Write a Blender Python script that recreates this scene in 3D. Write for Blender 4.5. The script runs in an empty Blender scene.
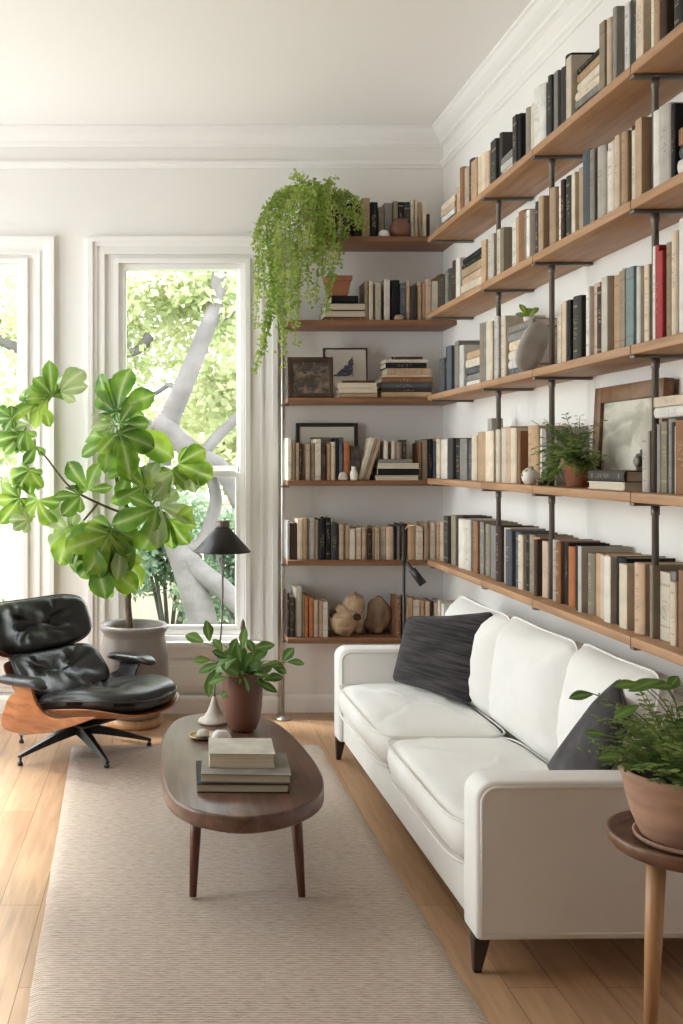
import bpy, bmesh, math, random
from mathutils import Vector, Matrix, noise
R = math.radians
PI = math.pi
rnd = random.Random(7)
scene = bpy.context.scene
COL = scene.collection
F, CX, CY, EYE = 1050.0, 165.0, 460.0, 1.507
def P(px, py, Y):
    return Vector(((px - CX) * Y / F, Y, EYE - (py - CY) * Y / F))

# ------------------------------------------------------------------ materials
MATS = {}
def nt(name):
    m = bpy.data.materials.new(name); m.use_nodes = True
    t = m.node_tree
    return m, t, t.nodes['Principled BSDF']
def inp(b, key, v):
    if key in b.inputs: b.inputs[key].default_value = v
def c4(c): return (c[0], c[1], c[2], 1.0)
def mat(name, col, rough=0.6, var=0.0, scale=6.0, bump=0.0, bscale=None, metal=0.0, stretch=None, col2=None, sheen=0.0, spec=None, trans=0.0):
    m, t, b = nt(name)
    inp(b, 'Base Color', c4(col)); inp(b, 'Roughness', rough); inp(b, 'Metallic', metal)
    if spec is not None: inp(b, 'Specular IOR Level', spec)
    if sheen: inp(b, 'Sheen Weight', sheen)
    N, L = t.nodes, t.links
    if var or bump or col2:
        tc = N.new('ShaderNodeTexCoord'); mp = N.new('ShaderNodeMapping')
        L.new(tc.outputs['Object'], mp.inputs['Vector'])
        if stretch: mp.inputs['Scale'].default_value = stretch
    if var or col2:
        nz = N.new('ShaderNodeTexNoise'); nz.inputs['Scale'].default_value = scale; nz.inputs['Detail'].default_value = 6
        L.new(mp.outputs['Vector'], nz.inputs['Vector'])
        mx = N.new('ShaderNodeMix'); mx.data_type = 'RGBA'
        if col2:
            a, c = col, col2
        else:
            a = tuple(x * (1 - var) for x in col); c = tuple(min(1, x * (1 + var)) for x in col)
        mx.inputs[6].default_value = c4(a); mx.inputs[7].default_value = c4(c)
        rp = N.new('ShaderNodeMapRange'); rp.inputs[1].default_value = .32; rp.inputs[2].default_value = .68
        L.new(nz.outputs['Fac'], rp.inputs[0]); L.new(rp.outputs[0], mx.inputs[0])
        L.new(mx.outputs[2], b.inputs['Base Color'])
    if bump:
        nb = N.new('ShaderNodeTexNoise'); nb.inputs['Scale'].default_value = bscale or scale * 3; nb.inputs['Detail'].default_value = 4
        L.new(mp.outputs['Vector'], nb.inputs['Vector'])
        bp = N.new('ShaderNodeBump'); bp.inputs['Strength'].default_value = bump; bp.inputs['Distance'].default_value = .01
        L.new(nb.outputs['Fac'], bp.inputs['Height']); L.new(bp.outputs['Normal'], b.inputs['Normal'])
    MATS[name] = m
    return m

def wood(name, c1, c2, rough=.45, axis=(1, 1, 1), scale=3.0, bump=.08):
    """fine grain drawn out along one axis (small scale value = long along that axis)"""
    m, t, b = nt(name); N, L = t.nodes, t.links
    tc = N.new('ShaderNodeTexCoord'); mp = N.new('ShaderNodeMapping')
    mp.inputs['Scale'].default_value = axis
    L.new(tc.outputs['Object'], mp.inputs['Vector'])
    n1 = N.new('ShaderNodeTexNoise'); n1.inputs['Scale'].default_value = scale; n1.inputs['Detail'].default_value = 8; n1.inputs['Distortion'].default_value = .6
    L.new(mp.outputs['Vector'], n1.inputs['Vector'])
    rp = N.new('ShaderNodeValToRGB')
    rp.color_ramp.elements[0].position = .3; rp.color_ramp.elements[0].color = c4(c1)
    rp.color_ramp.elements[1].position = .7; rp.color_ramp.elements[1].color = c4(c2)
    L.new(n1.outputs['Fac'], rp.inputs[0]); L.new(rp.outputs[0], b.inputs['Base Color'])
    bp = N.new('ShaderNodeBump'); bp.inputs['Strength'].default_value = bump; bp.inputs['Distance'].default_value = .004
    L.new(n1.outputs['Fac'], bp.inputs['Height']); L.new(bp.outputs['Normal'], b.inputs['Normal'])
    inp(b, 'Roughness', rough)
    MATS[name] = m
    return m

M_wall = mat('warm white wall paint', (.80, .785, .765), .7, var=.02, scale=1.5, bump=.03, bscale=90)
M_trim = mat('white satin trim paint', (.85, .84, .825), .38)
M_ceil = mat('ceiling paint', (.85, .838, .828), .8)
M_sofa = mat('white slipcover linen', (.79, .775, .75), .9, var=.03, scale=5, bump=.18, bscale=420, sheen=.2)
M_pipe = mat('cushion piping', (.77, .755, .72), .9)
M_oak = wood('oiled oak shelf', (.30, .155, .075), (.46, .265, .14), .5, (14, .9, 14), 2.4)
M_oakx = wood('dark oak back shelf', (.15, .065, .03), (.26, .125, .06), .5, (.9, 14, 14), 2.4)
M_steel = mat('bronzed steel', (.17, .155, .14), .45, metal=.5, var=.1)
M_pole = mat('brushed nickel', (.55, .53, .5), .35, metal=.85)
M_black = mat('black lacquer', (.018, .017, .017), .35)
M_leather = mat('black leather', (.014, .0135, .0145), .30, var=.2, scale=14, bump=.16, bscale=160)
M_rosewood = wood('rosewood ply', (.22, .075, .028), (.45, .19, .075), .35, (2, 9, 9), 2.5)
M_walnut = wood('dark walnut', (.075, .038, .026), (.17, .092, .062), .33, (11, 1.2, 11), 2.5)
M_walleg = wood('walnut leg', (.07, .022, .013), (.14, .05, .028), .4, (12, 12, 1), 2.5)
M_traytop = wood('tray wood', (.12, .058, .034), (.23, .12, .07), .4, (1.5, 11, 11), 2.4)
M_honey = wood('honey oak', (.36, .19, .085), (.52, .30, .15), .45, (14, 14, 1), 2.4)
M_darkleg = wood('espresso wood', (.02, .012, .008), (.045, .025, .017), .4, (12, 12, 1), 2.4)
M_terra = mat('terracotta', (.42, .25, .17), .8, var=.2, scale=3.5, bump=.1, bscale=40, stretch=(1, 1, 7))
M_terra2 = mat('aged terracotta', (.33, .135, .07), .8, var=.25, scale=9, bump=.1)
M_brownpot = mat('brown clay glaze', (.15, .058, .034), .55, var=.15, scale=6)
M_greypot = mat('grey stoneware', (.22, .19, .17), .42, var=.2, scale=4, bump=.06)
M_soil = mat('potting soil', (.035, .022, .015), .95, var=.4, scale=60, bump=.6, bscale=90)
M_white = mat('white ceramic', (.74, .71, .66), .5, var=.05, scale=20)
M_stone = mat('pale stone', (.55, .50, .43), .8, var=.15, scale=18, bump=.2)
M_greystone = mat('grey stone', (.36, .34, .31), .8, var=.15, scale=14, bump=.2)
M_bone = wood('bleached driftwood', (.30, .19, .11), (.56, .42, .28), .75, (4, 9, 9), 3)
M_bone2 = mat('sandy stone', (.36, .255, .175), .85, var=.25, scale=12, bump=.25)
M_dkwood = wood('dark frame wood', (.035, .018, .01), (.08, .04, .022), .45, (9, 9, 2), 3)
M_brwood = wood('brown frame wood', (.12, .055, .025), (.24, .115, .055), .4, (6, 2, 6), 3)
M_mat = mat('picture mount', (.72, .69, .62), .9)
M_bark = mat('grey bark', (.115, .105, .10), .9, var=.25, scale=5, bump=.5, bscale=14)
M_stem = mat('brown plant stem', (.12, .085, .05), .8, var=.3, scale=40)
M_gstem = mat('green plant stem', (.14, .20, .06), .6)
M_lawn = mat('lawn', (.13, .16, .08), .95, var=.3, scale=6)
M_cream = mat('cream paint', (.62, .55, .44), .7)
M_brass = mat('aged brass', (.4, .3, .17), .35, metal=.9)

def pillow_mat(name, col, col2, stretch, stripe):
    m, t, b = nt(name); N, L = t.nodes, t.links
    tc = N.new('ShaderNodeTexCoord'); mp = N.new('ShaderNodeMapping'); mp.inputs['Scale'].default_value = stretch
    L.new(tc.outputs['Object'], mp.inputs['Vector'])
    n1 = N.new('ShaderNodeTexNoise'); n1.inputs['Scale'].default_value = stripe; n1.inputs['Detail'].default_value = 5
    L.new(mp.outputs['Vector'], n1.inputs['Vector'])
    rp = N.new('ShaderNodeValToRGB'); rp.color_ramp.elements[0].position = .38; rp.color_ramp.elements[0].color = c4(col)
    rp.color_ramp.elements[1].position = .66; rp.color_ramp.elements[1].color = c4(col2)
    L.new(n1.outputs['Fac'], rp.inputs[0]); L.new(rp.outputs[0], b.inputs['Base Color'])
    n2 = N.new('ShaderNodeTexNoise'); n2.inputs['Scale'].default_value = 260
    L.new(tc.outputs['Object'], n2.inputs['Vector'])
    bp = N.new('ShaderNodeBump'); bp.inputs['Strength'].default_value = .5; bp.inputs['Distance'].default_value = .004
    L.new(n2.outputs['Fac'], bp.inputs['Height']); L.new(bp.outputs['Normal'], b.inputs['Normal'])
    inp(b, 'Roughness', .95); inp(b, 'Sheen Weight', .15); inp(b, 'Specular IOR Level', .2)
    return m
M_pil1 = pillow_mat('black striped weave', (.013, .011, .012), (.055, .047, .05), (1, 16, 1), 5)
M_pil2 = pillow_mat('charcoal velvet', (.045, .042, .044), (.085, .08, .082), (1, 1, 1), 14)

def floor_mat():
    m, t, b = nt('oak floor planks'); N, L = t.nodes, t.links
    tc = N.new('ShaderNodeTexCoord'); mp = N.new('ShaderNodeMapping'); mp.inputs['Rotation'].default_value = (0, 0, R(90))
    L.new(tc.outputs['Object'], mp.inputs['Vector'])
    br = N.new('ShaderNodeTexBrick'); br.inputs['Scale'].default_value = 1.0
    br.inputs['Brick Width'].default_value = 1.5; br.inputs['Row Height'].default_value = .14; br.inputs['Mortar Size'].default_value = .0016
    br.inputs['Color1'].default_value = (.50, .315, .185, 1); br.inputs['Color2'].default_value = (.41, .245, .138, 1)
    br.inputs['Mortar'].default_value = (.20, .11, .055, 1); br.offset = .37
    L.new(mp.outputs['Vector'], br.inputs['Vector'])
    m2 = N.new('ShaderNodeMapping'); m2.inputs['Scale'].default_value = (16, 1.2, 1)
    L.new(tc.outputs['Object'], m2.inputs['Vector'])
    nz = N.new('ShaderNodeTexNoise'); nz.inputs['Scale'].default_value = 2.5; nz.inputs['Detail'].default_value = 8; nz.inputs['Distortion'].default_value = .5
    L.new(m2.outputs['Vector'], nz.inputs['Vector'])
    mr = N.new('ShaderNodeMapRange'); mr.inputs[1].default_value = .3; mr.inputs[2].default_value = .7; mr.inputs[3].default_value = .82; mr.inputs[4].default_value = 1.15
    L.new(nz.outputs['Fac'], mr.inputs[0])
    mx = N.new('ShaderNodeMix'); mx.data_type = 'RGBA'; mx.blend_type = 'MULTIPLY'; mx.inputs[0].default_value = 1
    L.new(br.outputs['Color'], mx.inputs[6]); L.new(mr.outputs[0], mx.inputs[7]); L.new(mx.outputs[2], b.inputs['Base Color'])
    inp(b, 'Roughness', .34)
    bp = N.new('ShaderNodeBump'); bp.inputs['Strength'].default_value = .12; bp.inputs['Distance'].default_value = .003
    L.new(nz.outputs['Fac'], bp.inputs['Height']); L.new(bp.outputs['Normal'], b.inputs['Normal'])
    return m
M_floor = floor_mat()

def rug_mat():
    m, t, b = nt('woven wool rug'); N, L = t.nodes, t.links
    tc = N.new('ShaderNodeTexCoord')
    wv = N.new('ShaderNodeTexWave'); wv.bands_direction = 'Y'; wv.inputs['Scale'].default_value = 26; wv.inputs['Distortion'].default_value = 2.2; wv.inputs['Detail'].default_value = 3; wv.inputs['Detail Scale'].default_value = 3
    L.new(tc.outputs['Object'], wv.inputs['Vector'])
    mp = N.new('ShaderNodeMapping'); mp.inputs['Scale'].default_value = (14, 60, 1)
    L.new(tc.outputs['Object'], mp.inputs['Vector'])
    nz = N.new('ShaderNodeTexNoise'); nz.inputs['Scale'].default_value = 2; nz.inputs['Detail'].default_value = 5
    L.new(mp.outputs['Vector'], nz.inputs['Vector'])
    ad = N.new('ShaderNodeMath'); ad.operation = 'MULTIPLY_ADD'; ad.inputs[1].default_value = .35
    L.new(wv.outputs['Fac'], ad.inputs[0]); L.new(nz.outputs['Fac'], ad.inputs[2])
    rp = N.new('ShaderNodeValToRGB'); rp.color_ramp.elements[0].position = .35; rp.color_ramp.elements[0].color = (.34, .265, .205, 1)
    rp.color_ramp.elements[1].position = .85; rp.color_ramp.elements[1].color = (.60, .505, .425, 1)
    L.new(ad.outputs[0], rp.inputs[0]); L.new(rp.outputs[0], b.inputs['Base Color'])
    bp = N.new('ShaderNodeBump'); bp.inputs['Strength'].default_value = .6; bp.inputs['Distance'].default_value = .012
    L.new(ad.outputs[0], bp.inputs['Height']); L.new(bp.outputs['Normal'], b.inputs['Normal'])
    inp(b, 'Roughness', .97); inp(b, 'Specular IOR Level', .1)
    return m
M_rug = rug_mat()

def leaf_mat(name, c1, c2, vein=None, rough=.42, tl=.35, scale=4):
    """leaf blade: noise between two greens, optional pale veins from the 'vein' attribute, light passes through"""
    m = bpy.data.materials.new(name); m.use_nodes = True; t = m.node_tree; N, L = t.nodes, t.links
    b = N['Principled BSDF']; out = N['Material Output']
    tc = N.new('ShaderNodeTexCoord'); nz = N.new('ShaderNodeTexNoise'); nz.inputs['Scale'].default_value = scale
    L.new(tc.outputs['Object'], nz.inputs['Vector'])
    rp = N.new('ShaderNodeValToRGB'); rp.color_ramp.elements[0].position = .36; rp.color_ramp.elements[0].color = c4(c1)
    rp.color_ramp.elements[1].position = .64; rp.color_ramp.elements[1].color = c4(c2)
    L.new(nz.outputs['Fac'], rp.inputs[0]); col = rp.outputs[0]
    if vein:
        at = N.new('ShaderNodeAttribute'); at.attribute_name = 'vein'
        mx = N.new('ShaderNodeMix'); mx.data_type = 'RGBA'; mx.inputs[7].default_value = c4(vein)
        pw = N.new('ShaderNodeMath'); pw.operation = 'POWER'; pw.inputs[1].default_value = 5; L.new(at.outputs['Fac'], pw.inputs[0]); L.new(pw.outputs[0], mx.inputs[0]); L.new(col, mx.inputs[6]); col = mx.outputs[2]
    L.new(col, b.inputs['Base Color']); inp(b, 'Roughness', rough); inp(b, 'Specular IOR Level', .35)
    tr = N.new('ShaderNodeBsdfTranslucent'); L.new(col, tr.inputs['Color'])
    ms = N.new('ShaderNodeMixShader'); ms.inputs[0].default_value = tl
    L.new(b.outputs[0], ms.inputs[1]); L.new(tr.outputs[0], ms.inputs[2]); L.new(ms.outputs[0], out.inputs['Surface'])
    return m
M_fig = leaf_mat('fig leaf', (.12, .25, .02), (.40, .57, .07), (.55, .66, .26), .34, .55, 7)
M_fig_deep = leaf_mat('deep fig leaf', (.06, .16, .02), (.20, .36, .04), (.42, .52, .20), .34, .45, 7)
M_fig_pale = leaf_mat('pale fig leaf', (.26, .38, .13), (.44, .54, .24), (.62, .68, .42), .4, .5, 7)
M_trail = leaf_mat('trailing vine leaf', (.24, .36, .06), (.47, .57, .15), None, .5, .45, 9)
M_fern = leaf_mat('fern leaf', (.11, .19, .045), (.29, .38, .12), None, .5, .3, 14)
M_hoya = leaf_mat('table plant leaf', (.045, .12, .022), (.14, .27, .055), (.28, .40, .14), .36, .25, 9)
M_out1 = leaf_mat('outdoor leaf pale', (.32, .38, .17), (.58, .60, .38), None, .6, .5, 1.2)
M_out2 = leaf_mat('outdoor leaf cool', (.12, .19, .115), (.26, .33, .21), None, .6, .4, 1.2)

def glass_mat():
    m = bpy.data.materials.new('window glass'); m.use_nodes = True; t = m.node_tree; N, L = t.nodes, t.links
    N.remove(N['Principled BSDF']); out = N['Material Output']
    tr = N.new('ShaderNodeBsdfTransparent'); tr.inputs[0].default_value = (.96, .98, .97, 1)
    gl = N.new('ShaderNodeBsdfGlossy'); gl.inputs['Roughness'].default_value = .02
    lw = N.new('ShaderNodeLayerWeight'); lw.inputs[0].default_value = .5
    pw = N.new('ShaderNodeMath'); pw.operation = 'POWER'; pw.inputs[1].default_value = 4; L.new(lw.outputs['Facing'], pw.inputs[0])
    fr = N.new('ShaderNodeMath'); fr.operation = 'MULTIPLY_ADD'; fr.inputs[1].default_value = .5; fr.inputs[2].default_value = .03; L.new(pw.outputs[0], fr.inputs[0])
    ms = N.new('ShaderNodeMixShader'); L.new(fr.outputs[0], ms.inputs[0]); L.new(tr.outputs[0], ms.inputs[1]); L.new(gl.outputs[0], ms.inputs[2])
    L.new(ms.outputs[0], out.inputs['Surface'])
    return m
M_glass = glass_mat()

def book_mats():
    """cover colour comes from each book's object colour; spine bands and title strokes in the book's own coordinates"""
    m, t, b = nt('book cloth'); N, L = t.nodes, t.links
    oi = N.new('ShaderNodeObjectInfo'); at = N.new('ShaderNodeAttribute'); at.attribute_name = 'bk'
    sp = N.new('ShaderNodeSeparateXYZ'); L.new(at.outputs['Vector'], sp.inputs[0])
    def math_(op, a, c, cl=False):
        n = N.new('ShaderNodeMath'); n.operation = op; n.use_clamp = cl
        for i, v in enumerate((a, c)):
            if isinstance(v, (int, float)): n.inputs[i].default_value = v
            else: L.new(v, n.inputs[i])
        return n.outputs[0]
    rn = oi.outputs['Random']; z = sp.outputs['Z']
    onspine = math_('LESS_THAN', sp.outputs['Y'], .012)
    ba = math_('MULTIPLY_ADD', rn, .3); 
    # band near the head
    d1 = math_('ABSOLUTE', math_('SUBTRACT', z, math_('ADD', math_('MULTIPLY', rn, .12), .80)), 0)
    band = math_('LESS_THAN', d1, .018)
    d2 = math_('ABSOLUTE', math_('SUBTRACT', z, math_('SUBTRACT', .22, math_('MULTIPLY', rn, .14))), 0)
    band2 = math_('LESS_THAN', d2, .014)
    # strokes of a title, too fine to read
    cmb = N.new('ShaderNodeCombineXYZ')
    L.new(math_('MULTIPLY', sp.outputs['X'], 2.2), cmb.inputs[0]); L.new(math_('MULTIPLY', z, 46), cmb.inputs[2]); L.new(math_('MULTIPLY', rn, 91), cmb.inputs[1])
    nz = N.new('ShaderNodeTexNoise'); nz.inputs['Scale'].default_value = 1.0; nz.inputs['Detail'].default_value = 1; L.new(cmb.outputs[0], nz.inputs['Vector'])
    stroke = math_('GREATER_THAN', nz.outputs['Fac'], .56)
    dm = math_('ABSOLUTE', math_('SUBTRACT', z, math_('ADD', math_('MULTIPLY', rn, .2), .45)), 0)
    dx = math_('ABSOLUTE', sp.outputs['X'], 0)
    zone = math_('MULTIPLY', math_('LESS_THAN', dm, .17), math_('LESS_THAN', dx, .26))
    title = math_('MULTIPLY', stroke, zone)
    fr = math_('FRACT', math_('MULTIPLY', rn, 7.31), 0)
    ink = math_('MULTIPLY', math_('MAXIMUM', title, math_('MULTIPLY', math_('MAXIMUM', band, band2), math_('GREATER_THAN', fr, .55))), onspine)
    ink = math_('MULTIPLY', ink, math_('MULTIPLY', math_('GREATER_THAN', fr, .3), .36))
    # ink pale on dark cloth, dark on pale cloth
    bw = N.new('ShaderNodeRGBToBW'); L.new(oi.outputs['Color'], bw.inputs[0])
    lt = math_('GREATER_THAN', bw.outputs[0], .2)
    mi = N.new('ShaderNodeMix'); mi.data_type = 'RGBA'; mi.inputs[6].default_value = (.52, .42, .26, 1); mi.inputs[7].default_value = (.13, .085, .06, 1)
    L.new(lt, mi.inputs[0])
    tc = N.new('ShaderNodeTexCoord'); n2 = N.new('ShaderNodeTexNoise'); n2.inputs['Scale'].default_value = 16; n2.inputs['Detail'].default_value = 5
    L.new(tc.outputs['Object'], n2.inputs['Vector'])
    mr = N.new('ShaderNodeMapRange'); mr.inputs[1].default_value = .3; mr.inputs[2].default_value = .7; mr.inputs[3].default_value = .82; mr.inputs[4].default_value = 1.12
    L.new(n2.outputs['Fac'], mr.inputs[0])
    mm = N.new('ShaderNodeMix'); mm.data_type = 'RGBA'; mm.blend_type = 'MULTIPLY'; mm.inputs[0].default_value = 1
    L.new(oi.outputs['Color'], mm.inputs[6]); L.new(mr.outputs[0], mm.inputs[7])
    mf = N.new('ShaderNodeMix'); mf.data_type = 'RGBA'
    L.new(ink, mf.inputs[0]); L.new(mm.outputs[2], mf.inputs[6]); L.new(mi.outputs[2], mf.inputs[7])
    L.new(mf.outputs[2], b.inputs['Base Color']); inp(b, 'Roughness', .68); inp(b, 'Specular IOR Level', .25)
    p, t, b = nt('book pages'); N, L = t.nodes, t.links
    at = N.new('ShaderNodeAttribute'); at.attribute_name = 'bk'
    mp = N.new('ShaderNodeMapping'); mp.inputs['Scale'].default_value = (55, .7, .7); L.new(at.outputs['Vector'], mp.inputs['Vector'])
    nz = N.new('ShaderNodeTexNoise'); nz.inputs['Scale'].default_value = 1; nz.inputs['Detail'].default_value = 2; L.new(mp.outputs['Vector'], nz.inputs['Vector'])
    rp = N.new('ShaderNodeValToRGB'); rp.color_ramp.elements[0].position = .35; rp.color_ramp.elements[0].color = (.47, .40, .30, 1)
    rp.color_ramp.elements[1].position = .6; rp.color_ramp.elements[1].color = (.70, .63, .51, 1)
    L.new(nz.outputs['Fac'], rp.inputs[0]); L.new(rp.outputs[0], b.inputs['Base Color']); inp(b, 'Roughness', .9)
    return m, p
M_book, M_pages = book_mats()

def art_mat(name, stops, scale, stretch=(1, 1, 1), detail=6):
    m, t, b = nt(name); N, L = t.nodes, t.links
    tc = N.new('ShaderNodeTexCoord'); mp = N.new('ShaderNodeMapping'); mp.inputs['Scale'].default_value = stretch
    L.new(tc.outputs['Generated'], mp.inputs['Vector'])
    nz = N.new('ShaderNodeTexNoise'); nz.inputs['Scale'].default_value = scale; nz.inputs['Detail'].default_value = detail; nz.inputs['Distortion'].default_value = .8
    L.new(mp.outputs['Vector'], nz.inputs['Vector'])
    rp = N.new('ShaderNodeValToRGB'); cr = rp.color_ramp
    while len(cr.elements) < len(stops): cr.elements.new(.5)
    for e, (p, c) in zip(cr.elements, stops): e.position = p; e.color = c4(c)
    L.new(nz.outputs['Fac'], rp.inputs[0]); L.new(rp.outputs[0], b.inputs['Base Color']); inp(b, 'Roughness', .55)
    return m

# ------------------------------------------------------------------ object helpers
def tag(o, label=None, cat=None, group=None, kind=None):
    if label: o['label'] = label
    if cat: o['category'] = cat
    if group: o['group'] = group
    if kind: o['kind'] = kind
    return o
def thing(name, label, cat, loc=(0, 0, 0), rz=0.0, group=None):
    o = bpy.data.objects.new(name, None); COL.objects.link(o)
    o.empty_display_size = .1; o.location = loc; o.rotation_euler = (0, 0, rz)
    return tag(o, label, cat, group)

class MB:
    def __init__(s): s.v, s.f, s.m, s.a, s.sm = [], [], [], {}, []
    def add(s, verts, faces, mi=0, smooth=False, attr=None):
        b = len(s.v)
        s.v += [Vector(p) for p in verts]
        for f in faces:
            s.f.append([b + i for i in f]); s.m.append(mi); s.sm.append(smooth)
        if attr:
            for i, x in enumerate(attr): s.a[b + i] = x
        return s
    def box(s, x0, x1, y0, y1, z0, z1, bev=0.0, seg=2, mi=0, mtx=None):
        bm = bmesh.new()
        vs = [bm.verts.new((x, y, z)) for x in (x0, x1) for y in (y0, y1) for z in (z0, z1)]
        for q in ((0, 1, 3, 2), (4, 6, 7, 5), (0, 4, 5, 1), (2, 3, 7, 6), (0, 2, 6, 4), (1, 5, 7, 3)): bm.faces.new([vs[i] for i in q])
        return s.bm(bm, bev, seg, mi, mtx)
    def bm(s, bm, bev=0.0, seg=2, mi=0, mtx=None, smooth=None, ang=25):
        bmesh.ops.recalc_face_normals(bm, faces=bm.faces[:])
        if bev:
            es = [e for e in bm.edges if e.is_manifold and e.calc_face_angle() > R(ang)]
            bmesh.ops.bevel(bm, geom=es, offset=bev, segments=seg, profile=.5, affect='EDGES', clamp_overlap=True)
        bm.verts.index_update()
        vv = [v.co.copy() for v in bm.verts]
        if mtx: vv = [mtx @ v for v in vv]
        s.add(vv, [[v.index for v in f.verts] for f in bm.faces], mi, bool(bev) if smooth is None else smooth)
        bm.free(); return s
    def prism(s, pts, axis, a, b, bev=0.0, seg=2, mi=0, mtx=None):
        """outline pts (2-D) pushed along an axis: 'x' -> (y,z), 'y' -> (x,z), 'z' -> (x,y)"""
        def mk(p, t):
            return {'x': (t, p[0], p[1]), 'y': (p[0], t, p[1]), 'z': (p[0], p[1], t)}[axis]
        bm = bmesh.new()
        lo = [bm.verts.new(mk(p, a)) for p in pts]; hi = [bm.verts.new(mk(p, b)) for p in pts]
        n = len(pts)
        bm.faces.new(lo); bm.faces.new(hi[::-1])
        for i in range(n): bm.faces.new((lo[i], lo[(i + 1) % n], hi[(i + 1) % n], hi[i]))
        return s.bm(bm, bev, seg, mi, mtx, ang=50 if n > 8 else 25)
    def lathe(s, prof, seg=32, c=(0, 0, 0), mi=0, mtx=None, attr=None):
        vs, fs = [], []
        n = len(prof)
        for k in range(seg):
            a = 2 * PI * k / seg
            for r, z in prof: vs.append((c[0] + r * math.cos(a), c[1] + r * math.sin(a), c[2] + z))
        for k in range(seg):
            k2 = (k + 1) % seg
            for i in range(n - 1): fs.append((k * n + i, k2 * n + i, k2 * n + i + 1, k * n + i + 1))
        if prof[0][0] > 1e-5: fs.append([k * n for k in range(seg)][::-1])
        if prof[-1][0] > 1e-5: fs.append([k * n + n - 1 for k in range(seg)])
        if mtx: vs = [mtx @ Vector(v) for v in vs]
        return s.add(vs, fs, mi, True)
    def tube(s, path, rad, seg=8, mi=0, closed=False):
        path = [Vector(p) for p in path]; n = len(path)
        if not hasattr(rad, '__len__'): rad = [rad] * n
        vs, fs = [], []
        prev = None
        for i, p in enumerate(path):
            if closed: d = path[(i + 1) % n] - path[i - 1]
            else: d = path[min(i + 1, n - 1)] - path[max(i - 1, 0)]
            d = d.normalized() if d.length > 1e-9 else Vector((0, 0, 1))
            u = prev - d * prev.dot(d) if prev is not None else d.orthogonal()
            if u.length < 1e-6: u = d.orthogonal()
            u.normalize(); w = d.cross(u); prev = u
            for k in range(seg):
                a = 2 * PI * k / seg
                vs.append(p + (u * math.cos(a) + w * math.sin(a)) * rad[i])
        for i in range(n if closed else n - 1):
            j = (i + 1) % n
            for k in range(seg):
                k2 = (k + 1) % seg
                fs.append((i * seg + k, i * seg + k2, j * seg + k2, j * seg + k))
        if not closed:
            fs.append(list(range(seg))[::-1]); fs.append([(n - 1) * seg + k for k in range(seg)])
        return s.add(vs, fs, mi, True)
    def build(s, name, mats, parent=None, attr_name=None, vec_attr=None):
        me = bpy.data.meshes.new(name); me.from_pydata([tuple(v) for v in s.v], [], s.f)
        for m in (mats if isinstance(mats, (list, tuple)) else [mats]): me.materials.append(m)
        me.polygons.foreach_set('material_index', s.m); me.polygons.foreach_set('use_smooth', s.sm)
        if attr_name:
            at = me.attributes.new(attr_name, 'FLOAT', 'POINT')
            for i, x in s.a.items(): at.data[i].value = x
        if vec_attr:
            at = me.attributes.new(vec_attr, 'FLOAT_VECTOR', 'POINT')
            for i, x in s.a.items(): at.data[i].vector = x
        me.update()
        o = bpy.data.objects.new(name, me); COL.objects.link(o)
        if parent is not None: o.parent = parent
        return o

def smooth_path(pts, n=8, closed=False):
    pts = [Vector(p) for p in pts]; out = []; m = len(pts)
    for i in range(m if closed else m - 1):
        if closed: p0, p1, p2, p3 = pts[i - 1], pts[i], pts[(i + 1) % m], pts[(i + 2) % m]
        else: p0, p1, p2, p3 = pts[max(i - 1, 0)], pts[i], pts[i + 1], pts[min(i + 2, m - 1)]
        for k in range(n):
            t = k / n
            out.append(.5 * ((2 * p1) + (p2 - p0) * t + (2 * p0 - 5 * p1 + 4 * p2 - p3) * t * t + (3 * p1 - p0 - 3 * p2 + p3) * t ** 3))
    if not closed: out.append(pts[-1])
    return out
def superell(a, n, w, d):
    c, s = math.cos(a), math.sin(a)
    return (w * math.copysign(abs(c) ** (2 / n), c), d * math.copysign(abs(s) ** (2 / n), s))
RINGS = [0, .12, .25, .38, .5, .62, .72, .81, .88, .93, .965, .985, 1.0]
def pad(mb, w, d, n, top, bot, post=None, seg=64, mi=0, rings=RINGS):
    """closed padded shape: superellipse outline (half sizes w, d); top(x/w, y/d, r), bot(...) give heights; post bends a point"""
    vs, fs = [], []
    nr = len(rings)
    def put(x, y, z):
        v = Vector((x, y, z)); vs.append(post(v) if post else v); return len(vs) - 1
    T, B = [], []
    for side, fn, store in ((1, top, T), (-1, bot, B)):
        ctr = put(0, 0, fn(0, 0, 0)); store.append([ctr])
        for r in rings[1:]:
            if side < 0 and r == rings[-1] and abs(top(1, 0, 1) - bot(1, 0, 1)) < 1e-6:
                store.append(T[-1]); continue
            row = []
            for k in range(seg):
                a = 2 * PI * k / seg
                x, y = superell(a, n, w, d)
                row.append(put(x * r, y * r, fn(x * r / w, y * r / d, r)))
            store.append(row)
    for store, flip in ((T, False), (B, True)):
        for i in range(len(store) - 1):
            for k in range(seg):
                k2 = (k + 1) % seg
                if i == 0: q = (store[0][0], store[1][k], store[1][k2])
                else: q = (store[i][k], store[i + 1][k], store[i + 1][k2], store[i][k2])
                fs.append(q[::-1] if flip else q)
    if T[-1] is not B[-1]:
        for k in range(seg):
            k2 = (k + 1) % seg
            fs.append((T[-1][k], B[-1][k], B[-1][k2], T[-1][k2]))
    return mb.add(vs, fs, mi, True)
def frame_mtx(o, x, y, z):
    m = Matrix.Identity(4)
    for i, a in enumerate((x, y, z)):
        a = Vector(a)
        for j in range(3): m[j][i] = a[j]
    for j in range(3): m[j][3] = o[j]
    return m

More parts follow.
